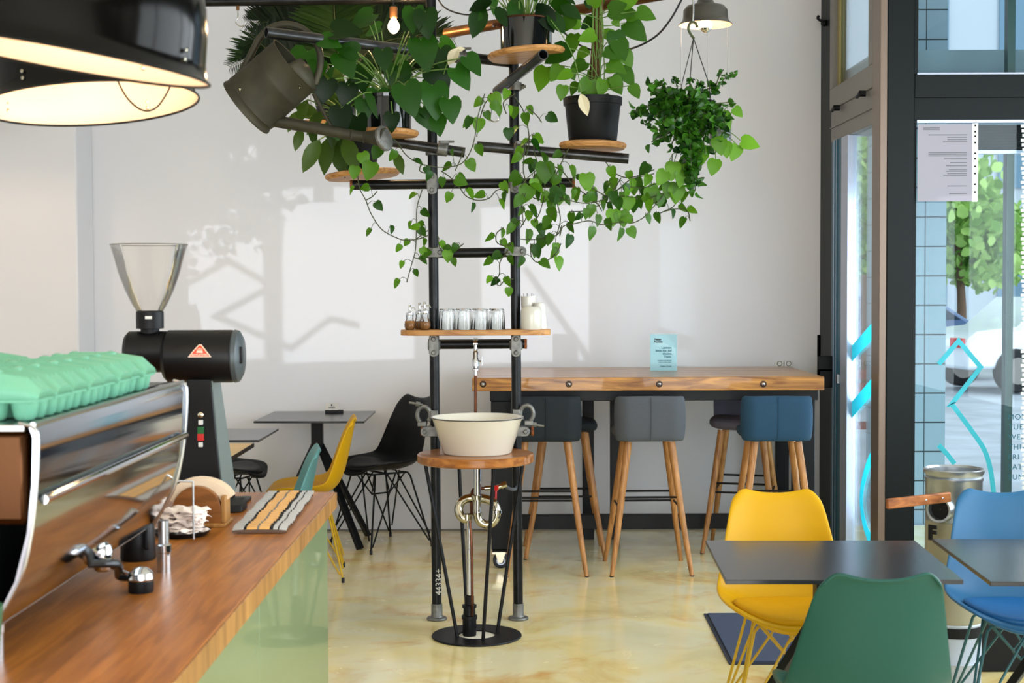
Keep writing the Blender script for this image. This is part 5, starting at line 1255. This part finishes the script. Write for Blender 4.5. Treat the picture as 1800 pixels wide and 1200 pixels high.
# ============================================================ PLANTS
def plant(lab, base, kind='potted_plant'): return thing(kind, lab, 'plant', base)
def pot_cyl(c, r0, r1, h, mat, par, lip=.006, name='pot'):
    o = MB().lathe([(.001, 0), (r0*.96, 0), (r0, .004), (r1*.985, h-lip*3), (r1+lip*.6, h-lip*2.8), (r1+lip*.8, h-.002), (r1+lip*.4, h), (r1-.004, h-.002), (r1-.008, h-.03), (.001, h-.03)], c, seg=48).build(name, M[mat], par, sharp=40)
    MB().lathe([(.001, h-.022), (r1-.012, h-.024), (r1-.006, h-.029)], c, seg=24).build('soil', M['soil'], par); return o
def stems_leaves(base, specs, kind, par, mat, stem='stem', r=.003, wid=1, L=None, sag=.3, fold=.25, droop=.25):
    ms = MB(); ml = MB()
    for (tip, L_, d, n) in specs:
        mid = (base+tip)/2+Vector((0, 0, .04)); ms.tube(smooth([base+Vector((rnd(-.03, .03), rnd(-.03, .03), 0)), mid, tip], 4), [r]*9, 6)
        leaf(ml, tip, d, n, L_, kind, wid, fold, droop)
    ms.build('stems', M[stem], par); ml.build('foliage', M[mat], par)
# pot B : large heart leaves
random.seed(31)
cB, rB = dB
p = plant('large plant with big heart shaped leaves in a glossy black pot', cB); h = (229-168)/F*6.85
pot_cyl(cB, 41/F*6.85, 42/F*6.85, h, 'potgloss', p)
sp_ = []; base = cB+Vector((0, 0, h))
man = [(565, 70, 40, -10, 70), (600, 95, 50, -60, 75), (628, 92, 40, 160, 60), (655, 25, 46, 200, 20), (672, 88, 40, -80, 60), (720, 55, 52, 60, 88), (740, 70, 60, -75, 60), (762, 118, 55, -60, 60), (700, 115, 56, -85, 60), (640, 118, 46, -95, 60), (664, 160, 50, -88, 60), (712, 150, 60, -70, 60), (760, 150, 62, -80, 60), (742, 190, 46, -60, 60), (790, 175, 44, -80, 60), (800, 120, 46, -50, 50), (585, 55, 54, 10, 60), (540, 90, 60, 250, 60), (612, 150, 44, -100, 50), (600, 190, 50, -90, 60), (575, 140, 48, -110, 60), (690, 200, 34, -95, 60), (628, 205, 46, -85, 60), (820, 100, 42, -45, 50), (775, 85, 44, -80, 50), (560, 110, 40, -100, 50), (728, 15, 46, -95, 60), (748, 20, 50, -85, 60), (770, 205, 36, -85, 60), (640, 175, 40, -85, 60), (585, 215, 34, -70, 50)]
for (x, y, s, ang, up) in man:
    Yd_ = 6.72+rnd(-.16, .12); tip = at(x, y, Yd_); a = R(ang); d = Vector((math.cos(a), rnd(-.35, -.05), math.sin(a)-.15)); n = Vector((rnd(-.35, .35), -1, rnd(.15, .8)))
    sp_.append((tip, s/F*Yd_*1.0, d, n))
for i in range(22):
    a = rnd(0, 2*math.pi); q = math.sqrt(rnd(.05, 1)); x = 690+q*math.cos(a)*115; y = 118+q*math.sin(a)*95; Yd_ = 6.9+rnd(-.1, .25)
    a2 = math.atan2(-(y-150), x-690)+rnd(-.6, .6); sp_.append((at(x, y, Yd_), rnd(22, 38)/F*Yd_, Vector((math.cos(a2), rnd(-.3, .3), math.sin(a2)*.4-.5)), Vector((rnd(-.4, .4), -1, rnd(.1, 1)))))
stems_leaves(base, sp_, 'heart', p, 'heart', wid=.92)
# pot A : veined leaves + small vine
random.seed(32)
cA, rA = dA; cA2 = cA+Vector((-.02, 0, .002)); h = (300-238)/F*7.22
p = plant('plant with pointed veined leaves in a plain black pot below the watering can', cA2)
pot_cyl(cA2+Vector((0, 0, 0)), 30/F*7.2, 40/F*7.2, h, 'potmatt', p)
sp_ = []; base = cA2+Vector((0, 0, h))
for (x, y, s, ang) in ((540, 175, 44, -110), (525, 195, 40, -120), (530, 225, 40, -105), (548, 222, 34, -80), (562, 245, 62, -118), (580, 240, 66, -100), (592, 238, 74, -80), (606, 240, 66, -70), (570, 195, 50, -130), (600, 170, 50, 100), (585, 160, 46, 130), (560, 200, 46, 160), (612, 200, 46, -60), (695, 268, 40, -70), (640, 200, 40, 80), (620, 150, 44, 60), (555, 165, 40, 140), (588, 205, 54, -95)):
    Yd_ = 7.05+rnd(-.12, .1); a = R(ang); sp_.append((at(x, y, Yd_), s/F*Yd_*1.05, Vector((math.cos(a), rnd(-.3, 0), math.sin(a))), Vector((rnd(-.3, .3), -1, rnd(0, .5)))))
for i in range(16):
    x, y = rnd(540, 660), rnd(160, 250); Yd_ = rnd(7.15, 7.35); a = rnd(0, 6.28); sp_.append((at(x, y, Yd_), rnd(30, 46)/F*Yd_, Vector((math.cos(a), rnd(-.3, 0), math.sin(a))), Vector((rnd(-.3, .3), -1, rnd(0, .5)))))
stems_leaves(base, sp_, 'lance', p, 'calathea', wid=.68)
# palm behind
random.seed(33)
p = plant('feathery palm fronds spreading behind the bare bulb', at(560, 200, 7.75), 'palm_plant')
pc = at(590, 175, 7.75)
MB().lathe([(.001, -.12), (.09, -.12), (.11, 0), (.1, 0), (.001, -.02)], pc, seg=30).build('pot', M['potmatt'], p)
MB().box((pc.x-.14, pc.y-.14, pc.z-.145), (pc.x+.14, pc.y+.14, pc.z-.12)).build('hanging_tray', M['disc'], p)
MB().tube([(pc.x-.13, pc.y, pc.z-.13), (pc.x-.13, pc.y, 3.69)], .002, 6).tube([(pc.x+.13, pc.y, pc.z-.13), (pc.x+.13, pc.y, 3.69)], .002, 6).build('hanging_wire', M['thread'], p)
mf = MB(); ms = MB()
fr = [((600, 150), (500, 85), (402, 118)), ((600, 150), (520, 50), (430, 38)), ((590, 140), (520, 20), (470, -20)), ((600, 140), (570, 30), (540, -40)), ((600, 140), (620, 30), (640, -30)), ((610, 140), (680, 50), (760, 20)), ((610, 150), (700, 70), (800, 70)), ((600, 150), (500, 110), (440, 60)), ((600, 140), (560, 60), (500, 20)), ((600, 140), (650, 60), (700, 5)), ((600, 150), (540, 90), (455, 88)), ((610, 140), (660, 80), (742, 60)), ((600, 140), (590, 50), (585, -30))]
for P in fr:
    dY = rnd(-.35, .25); c3 = [at(P[0][0], P[0][1], 7.75), at(P[1][0], P[1][1], 7.75+dY*.5), at(P[2][0], P[2][1], 7.75+dY)]
    cv = smooth(c3, 16); ms.tube(cv, [.005-.004*i/len(cv) for i in range(len(cv))], 6)
    tone = rnd(0, 1)
    for i in range(6, len(cv)-1):
        d = (cv[i+1]-cv[i]).normalized(); f = i/len(cv); Ls = .21*math.sin(math.pi*min(1, .18+f*.85))+.03
        for s in (-1, 1):
            for sub in (0, .5):
                sd_ = Vector((d.z, 0, -d.x))*s; leaf(mf, cv[i]+(cv[i+1]-cv[i])*sub, d*.75+sd_*1.0+Vector((0, rnd(-.2, .2), -.25)), (0, -1, .4), Ls*rnd(.85, 1.1), 'blade', .62, .1, .35, tone=min(1, max(0, tone+rnd(-.25, .25))))
mf.build('fronds', M['palm'], p); ms.build('stems', M['vine'], p)
# pot C : saucepan with upright stems
random.seed(34)
cC, rC = dC; h = (84-30)/F*6.88
p = plant('leafy plant growing from a black pan with a copper edge on the upper disc', cC)
cC2 = cC+Vector((0, 0, .002))
o = MB().lathe([(.001, 0), (.112, 0), (.119, .008), (.121, h), (.126, h+.003), (.118, h+.002), (.116, h-.02), (.001, h-.02)], cC2, seg=48).build('pan', M['potgloss'], p)
MB().tube(circ(cC2+Vector((0, 0, h+.001)), .122, 48), .004, 8, closed=True).build('pan_rim', M['copper'], p)
for s in (-1, 1): MB().tube(smooth([cC2+Vector((s*.118, -.03, h-.02)), cC2+Vector((s*.15, -.03, h-.022)), cC2+Vector((s*.15, .03, h-.022)), cC2+Vector((s*.118, .03, h-.02))], 3), .006, 8).build('pan_handle', M['copper'], p)
MB().lathe([(.001, h-.012), (.112, h-.014), (.115, h-.019)], cC2, seg=24).build('soil', M['soil'], p)
ms = MB(); ml = MB(); base = cC2+Vector((0, 0, h-.01))
for i in range(46):
    a = rnd(0, 6.28); q = rnd(0, .09); b_ = base+Vector((q*math.cos(a), q*math.sin(a), 0)); sp = rnd(.03, .3); tip = b_+Vector((math.cos(a)*sp, math.sin(a)*sp*.8, rnd(.16, .42)-sp*.2))
    ms.tube(smooth([b_, (b_+tip)/2+Vector((0, 0, .04)), tip], 3), .0028, 6)
    leaf(ml, tip, Vector((math.cos(a), math.sin(a)*.6, rnd(-.9, .3))), (0, -.5, 1), rnd(.08, .17), 'lance', .9, .25, .4)
for (x, y, ang, s) in ((850, 10, -110, 60), (838, 15, -95, 44), (872, 12, -60, 40), (945, 5, -60, 60), (962, 20, -50, 50), (985, 10, -30, 44), (905, -5, -90, 50), (865, 2, 200, 44)):
    leaf(ml, at(x, y, 6.8), (math.cos(R(ang)), -.2, math.sin(R(ang))), (0, -1, .5), s/F*6.8, 'lance', .9, .25, .3)
for (x1, y1, x2, y2) in ((930, 25, 905, -10), (900, 25, 880, 5), (915, 25, 918, -10), (940, 25, 960, 5), (890, 25, 860, 10)): ms.tube([at(x1, y1, 6.86), at(x2, y2, 6.82)], .003, 6)
ms.build('stems', M['stem'], p); ml.build('foliage', M['heart'], p)
# dead flower stalk in front
t = thing('wilted_flower', 'pale wilted flower on a thin stalk hanging over the black nursery pot', 'flower', at(975, 40, 6.75))
MB().tube(smooth([at(968, 35, 6.78), at(990, 65, 6.76), at(1008, 100, 6.75), at(1018, 140, 6.74), at(1022, 168, 6.74)], 5), .0022, 6).build('stalk', M['stem'], t)
m = MB(); leaf(m, at(1021, 165, 6.735), (.3, -.1, -1), (0, -1, 0), 40/F*6.74, 'lance', .75, .5, .2); m.build('petal', M['canspot'], t)
t = thing('wilted_flower', 'cream spathe flower drooping beside the left upright tube', 'flower', at(797, 92, 6.7))
MB().tube(smooth([at(780, 130, 6.75), at(790, 100, 6.7), at(800, 86, 6.7)], 4), .0022, 6).build('stalk', M['stem'], t)
m = MB(); leaf(m, at(806, 85, 6.69), (-.6, 0, -.9), (0, -1, .3), 34/F*6.7, 'lance', .9, .5, .2); leaf(m, at(800, 90, 6.69), (.9, 0, .3), (0, -1, .3), 18/F*6.7, 'lance', .9, .5, .2); m.build('petal', M['canspot'], t)
# pot D : pothos on a moss pole
random.seed(35)
cD, rD = dD; h = (250-171)/F*6.93
p = plant('climbing plant on a brown moss pole in a matt black nursery pot', cD)
MB().lathe([(.001, 0), (.108, 0), (.112, .004), (.130, h-.035), (.137, h-.034), (.139, h), (.134, h), (.130, h-.02), (.001, h-.03)], cD, seg=48).build('pot', M['potmatt'], p, sharp=40)
MB().lathe([(.001, h-.02), (.125, h-.022), (.129, h-.029)], cD, seg=24).build('soil', M['soil'], p)
base = cD+Vector((0, 0, h-.02)); MB().tube([base, at(1050, 60, 6.93), at(1052, -40, 6.93)], .025, 14).build('moss_pole', M['trunk'], p)
ms = MB(); ml = MB()
for k in range(7):
    x = 1040+k*3.3; ms.tube(smooth([at(x, 172, 6.9), at(x+rnd(-6, 6), 120, 6.9), at(x+rnd(-5, 5), 60, 6.9), at(x+rnd(-5, 5), -30, 6.9)], 5), .003, 6)
man = [(1000, 85, 62, 210), (985, 115, 42, -120), (960, 118, 56, -110), (1080, 55, 54, -80), (1070, 20, 62, 0), (1100, 40, 60, -40), (1085, 70, 50, -70), (1010, 60, 44, -100), (1000, 20, 50, 150), (1040, 10, 44, 60), (1070, 110, 46, -30), (1090, 120, 50, -50), (1075, 135, 44, -60), (1060, 140, 40, -100), (1030, 110, 44, -150), (1035, 140, 36, -130), (1015, 145, 32, -120), (1095, 90, 40, -60), (1110, 150, 34, -60), (1020, 40, 40, 180), (990, 150, 34, -100), (1120, 20, 44, -20), (1090, 10, 50, 30), (1005, 128, 36, 200), (1062, 90, 44, -20), (1046, 60, 40, 200)]
for (x, y, s, ang) in man:
    Yd_ = 6.84+rnd(-.15, .1); tip = at(x, y, Yd_); a = R(ang); ms.tube(smooth([at(1048+rnd(-8, 8), min(165, y+rnd(5, 40)), 6.9), (at(1048, y+10, 6.88)+tip)/2, tip], 3), .0024, 6)
    leaf(ml, tip, (math.cos(a), rnd(-.3, 0), math.sin(a)), (rnd(-.6, .6), -1, rnd(.1, .7)), s*.82/F*Yd_, 'pothos', .9, .22, .25)
for i in range(24):
    x = 1050+random.gauss(0, 30); y = rnd(-10, 168); Yd_ = rnd(6.8, 7.1); a = rnd(-3, .2); leaf(ml, at(x, y, Yd_), (math.cos(a), rnd(-.3, .3), math.sin(a)), (rnd(-.4, .4), -1, rnd(0, .7)), rnd(16, 34)/F*Yd_, 'pothos', 1, .22, .25)
ms.build('stems', M['stem'], p); ml.build('foliage', M['pothos'], p)
# trailing vines -------------------------------------------------
def vine(lab, paths, seed, Yv=6.86, ls=(15, 24), every=16, mat='pothos', mem=None, extra=()):
    random.seed(seed); P0 = paths[0][0]; t = plant(lab, at(P0[0], P0[1], Yv), 'trailing_vine'); t['group'] = 'trailing vines'
    ms = MB(); ml = MB()
    for path in paths:
        dy = rnd(-.08, .08); Q = [at(x, y, Yv+dy+.03*math.sin(i*1.3)) for i, (x, y) in enumerate(path)]; cv = smooth(Q, 6); ms.tube(cv, .0026, 6)
        acc = 0; s = random.choice((-1, 1)); nxt = rnd(4, every)
        for a, b in zip(cv, cv[1:]):
            acc += (b-a).length*F/Yv
            if acc > nxt:
                acc = 0; nxt = rnd(.8, 1.7)*every; s = -s; d = (b-a).normalized(); side = Vector((d.z, 0, -d.x))*s
                tip = b+side*rnd(.01, .05)+Vector((0, rnd(-.03, .02), rnd(-.015, .03)))
                ms.tube(smooth([b, (b+tip)/2+Vector((0, 0, .012)), tip], 2), .0014, 5)
                L = rnd(*ls)/F*Yv*.98
                leaf(ml, tip, side*.6+Vector((rnd(-.3, .3), rnd(-.2, .1), -rnd(.4, 1.3))), (rnd(-1.5, 1.5), -1, rnd(-.2, .9)), L, 'pothos', rnd(.75, 1.0), .35, .4)
    for (x, y, s_, ang) in extra: leaf(ml, at(x, y, Yv-.05), (math.cos(R(ang)), -.1, math.sin(R(ang))), (0, -1, .3), s_/F*Yv, 'pothos', 1, .25, .3)
    ms.build('stem', M['vine'], t); ml.build('leaves', M[mat], t)
vine('thin vine looping down left of the left upright tube to the shelf', [[(628, 300), (632, 330), (643, 352), (653, 377), (672, 404), (700, 419), (715, 422), (735, 420), (752, 414)], [(643, 352), (655, 345), (663, 336)]], 41, 6.95, (16, 22), 22, extra=((636, 268, 26, -70), (625, 292, 24, -100), (655, 285, 34, -110), (668, 258, 26, -120)))
vine('vine hanging straight down beside the left upright tube', [[(742, 333), (733, 365), (732, 400), (730, 440), (722, 470), (715, 496)], [(732, 420), (742, 412), (752, 405)], [(727, 452), (738, 456), (750, 458)]], 42, 6.98, (14, 20), 15)
vine('long vine swinging between the two upright tubes below the can rose', [[(690, 243), (700, 252), (710, 268), (722, 279), (740, 288), (775, 294), (808, 289), (825, 270), (835, 240), (840, 205), (852, 165)], [(740, 288), (738, 300), (750, 305)]], 43, 6.82, (17, 25), 30)
vine('vine curling across the upper rung between the uprights', [[(775, 300), (792, 312), (808, 330), (820, 345), (840, 352), (860, 348), (872, 335), (885, 333), (892, 340)], [(800, 300), (810, 278), (815, 262)]], 44, 6.9, (18, 26), 16, extra=((800, 315, 24, -20),))
vine('little vine wound round the second rung', [[(770, 415), (772, 432), (782, 445), (800, 440), (815, 428)], [(885, 400), (873, 410), (873, 425), (886, 432), (900, 430)], [(893, 440), (879, 460), (878, 480), (872, 495), (878, 502), (888, 492), (902, 490)]], 45, 6.95, (15, 22), 13, extra=((787, 440, 22, -90), (880, 445, 20, -150)))
vine('vine falling from the slanting tube towards the right upright', [[(874, 165), (858, 175), (850, 188), (842, 215), (838, 240)], [(905, 170), (920, 195), (928, 225), (930, 250), (925, 275)], [(905, 165), (885, 180), (890, 200)], [(930, 190), (945, 205), (952, 215)]], 46, 6.86, (18, 26), 17, extra=((865, 165, 28, -60), (843, 208, 26, -100), (894, 225, 22, -90)))
vine('dense tangle of vine just right of the right upright tube', [[(930, 240), (922, 270), (920, 300), (926, 330), (918, 360), (920, 395)], [(935, 235), (940, 270), (950, 300), (958, 330), (950, 370), (940, 390)], [(1000, 260), (985, 290), (975, 320), (978, 350), (985, 385), (978, 415)], [(915, 420), (935, 421), (960, 418), (980, 412), (988, 395)], [(933, 428), (934, 450), (945, 461), (965, 456), (980, 442), (986, 428)], [(990, 300), (960, 290), (930, 310), (915, 330)], [(940, 300), (935, 340), (945, 350), (985, 355)], [(915, 360), (925, 380), (915, 400)]], 47, 6.86, (18, 28), 13, extra=((985, 300, 0.1, 0), (1030, 305, 30, -90), (958, 285, 38, -90), (966, 340, 34, -10), (930, 326, 34, -110)))
vine('vine sweeping from the nursery pot towards the hanging planter', [[(985, 295), (1008, 325), (1030, 342), (1050, 358), (1058, 371)], [(1065, 285), (1078, 302), (1100, 312), (1125, 308), (1150, 298)], [(1092, 312), (1078, 335), (1062, 350), (1030, 357), (1000, 352), (978, 345)], [(1150, 305), (1110, 315), (1090, 330), (1070, 345), (1040, 330)], [(1165, 340), (1130, 350), (1100, 345), (1070, 348)], [(1160, 320), (1130, 330), (1100, 328), (1075, 338)], [(1000, 372), (1030, 370), (1060, 358), (1095, 350), (1125, 345)]], 48, 6.84, (18, 27), 14, extra=((1030, 305, 32, -80), (1078, 368, 30, -90), (1092, 370, 30, -80), (1105, 345, 30, -100), (1145, 330, 32, -90)))
vine('lowest long vine arching under the hanging planter', [[(1182, 270), (1178, 310), (1165, 345), (1150, 362), (1130, 383), (1110, 392), (1095, 390), (1060, 395), (1036, 388), (1010, 393), (990, 398), (984, 415)], [(1195, 292), (1193, 330), (1186, 360), (1170, 370), (1152, 378)], [(1165, 372), (1190, 367), (1208, 370), (1213, 388)], [(1185, 300), (1205, 310), (1215, 335)], [(1190, 310), (1210, 320), (1218, 345)]], 49, 6.82, (18, 26), 20, extra=((1106, 400, 22, -60), (1190, 325, 34, -95), (1178, 320, 30, -100)))
# hanging planter
random.seed(36)
hp_ = plant('curly leaved plant in a hanging planter below the grey lamp', at(1218, 60, 6.75), 'hanging_plant')
hk = at(1218, 60, 6.75)
MB().tube(smooth([at(1219, -6, 6.75), at(1219, 20, 6.75), at(1218, 40, 6.75)], 3), .0045, 8).build('steel_hook', M['chromer'], hp_)
MB().tube(smooth([at(1226, 48, 6.75), at(1222, 40, 6.75), at(1214, 40, 6.75), at(1210, 50, 6.75), at(1214, 60, 6.75), at(1220, 68, 6.75)], 4), .006, 8).build('hook', M['vine'], hp_)
pc = at(1205, 215, 6.75)
for x, dy in ((1198, -.08), (1212, .12), (1247, -.08)):
    MB().tube([at(1219, 67, 6.75), at(x, 150, 6.75+dy), Vector((at(x, 180, 6.75).x, 6.75+dy, pc.z+.02))], .0022, 6).build('cord', M['cable'], hp_)
pb = at(1215, 235, 6.75); MB().lathe([(.001, 0), (.075, 0), (.085, .01), (.11, .14), (.113, .145), (.104, .14), (.001, .12)], pb, seg=36).build('pot', M['potmatt'], hp_)
ml = MB(); ms = MB()
def strand(P, Ls, dens, r=.035):
    cv = smooth(P, 10); ms.tube(cv, .003, 6)
    for a, b in zip(cv, cv[1:]):
        k = max(1, int((b-a).length*dens))
        for _ in range(k):
            q = a+(b-a)*random.random(); d = Vector((rnd(-1, 1), rnd(-1, .6), rnd(-.8, .8))).normalized()
            leaf(ml, q+d*rnd(0, r)*.6, d+Vector((0, 0, -.35)), (rnd(-1, 1), rnd(-1, 1), rnd(-1, 1)), Ls*rnd(.8, 1.25), 'round', 1.0, .6, .9)
top = pb+Vector((0, 0, .15))
ends = [(1115, 195), (1140, 155), (1135, 220), (1170, 240), (1160, 190), (1180, 255), (1200, 270), (1215, 305), (1222, 335), (1240, 270), (1255, 240), (1275, 215), (1262, 150), (1280, 180), (1195, 165), (1175, 170), (1245, 170), (1225, 250), (1205, 240), (1150, 160), (1230, 160), (1145, 250), (1235, 210), (1185, 215), (1165, 215), (1250, 200), (1212, 180), (1270, 235), (1216, 320)]
for (x, y) in ends:
    e = at(x, y, 6.66+rnd(-.14, .1)); s_ = at(1210+rnd(-25, 35), 195, 6.67+rnd(-.08, .08)); m_ = (e+s_)/2+Vector((0, 0, rnd(.0, .04))); strand([s_, m_, e], .034, 210)
for (x0, y0, x1, y1) in ((1255, 150, 1272, 122), (1262, 140, 1292, 130), (1195, 160, 1182, 134), (1212, 160, 1214, 135), (1170, 158, 1160, 145), (1225, 160, 1232, 142)):
    strand([at(x0, y0+12, 6.72), at((x0+x1)/2, (y0+y1)/2, 6.72), at(x1, y1, 6.72)], .017, 90, .015)
ml.build('foliage', M['curly'], hp_); ms.build('stems', M['vine'], hp_)
# wire-hung grey pot behind it, with young pothos leaves
gp = plant('small dark grey pot hung on fine wires behind the curly plant', at(1268, 268, 7.0), 'hanging_pot')
g = at(1266, 268, 7.0)
MB().lathe([(.001, 0), (.045, 0), (.05, .006), (.052, .115), (.049, .118), (.047, .1), (.001, .09)], g, seg=30).build('pot', pm('smoky_pot', srgb(92, 94, 104), .3), gp)
MB().lathe([(.001, -.006), (.125, -.006), (.13, -.001), (.001, 0)], at(1240, 268, 7.0)+Vector((0, 0, -.0)), seg=32).build('glass_disc', M['clear'], gp)
for x in (1197, 1244, 1279): MB().tube([at(x, 42, 7.0), at(x-1, 266, 7.0)], .0011, 5).build('fine_wire', M['thread'], gp)
ms = MB(); ml = MB()
for (x, y, s, ang, px_, py_) in ((1303, 248, 34, -15, 1262, 232), (1296, 255, 30, -110, 1262, 240), (1275, 250, 28, -85, 1260, 235), (1258, 280, 30, -105, 1255, 240), (1268, 198, 34, -60, 1262, 215), (1290, 190, 22, -45, 1268, 200), (1262, 240, 34, -80, 1255, 225), (1230, 255, 50, -110, 1225, 230), (1212, 280, 34, -80, 1215, 250), (1200, 300, 30, -100, 1205, 260), (1185, 285, 34, -100, 1200, 250), (1170, 300, 30, -120, 1190, 265)):
    tip = at(x, y, 6.72); ms.tube(smooth([at(px_, py_, 6.85), (at(px_, py_, 6.8)+tip)/2+Vector((0, 0, .02)), tip], 4), .002, 6); a = R(ang); leaf(ml, tip, (math.cos(a), -.1, math.sin(a)), (rnd(-.3, .3), -1, .4), s/F*6.8, 'pothos', .95, .2, .25, tone=rnd(.6, 1))
ms.build('stems', M['stem'], gp); ml.build('leaves', M['pothos'], gp)
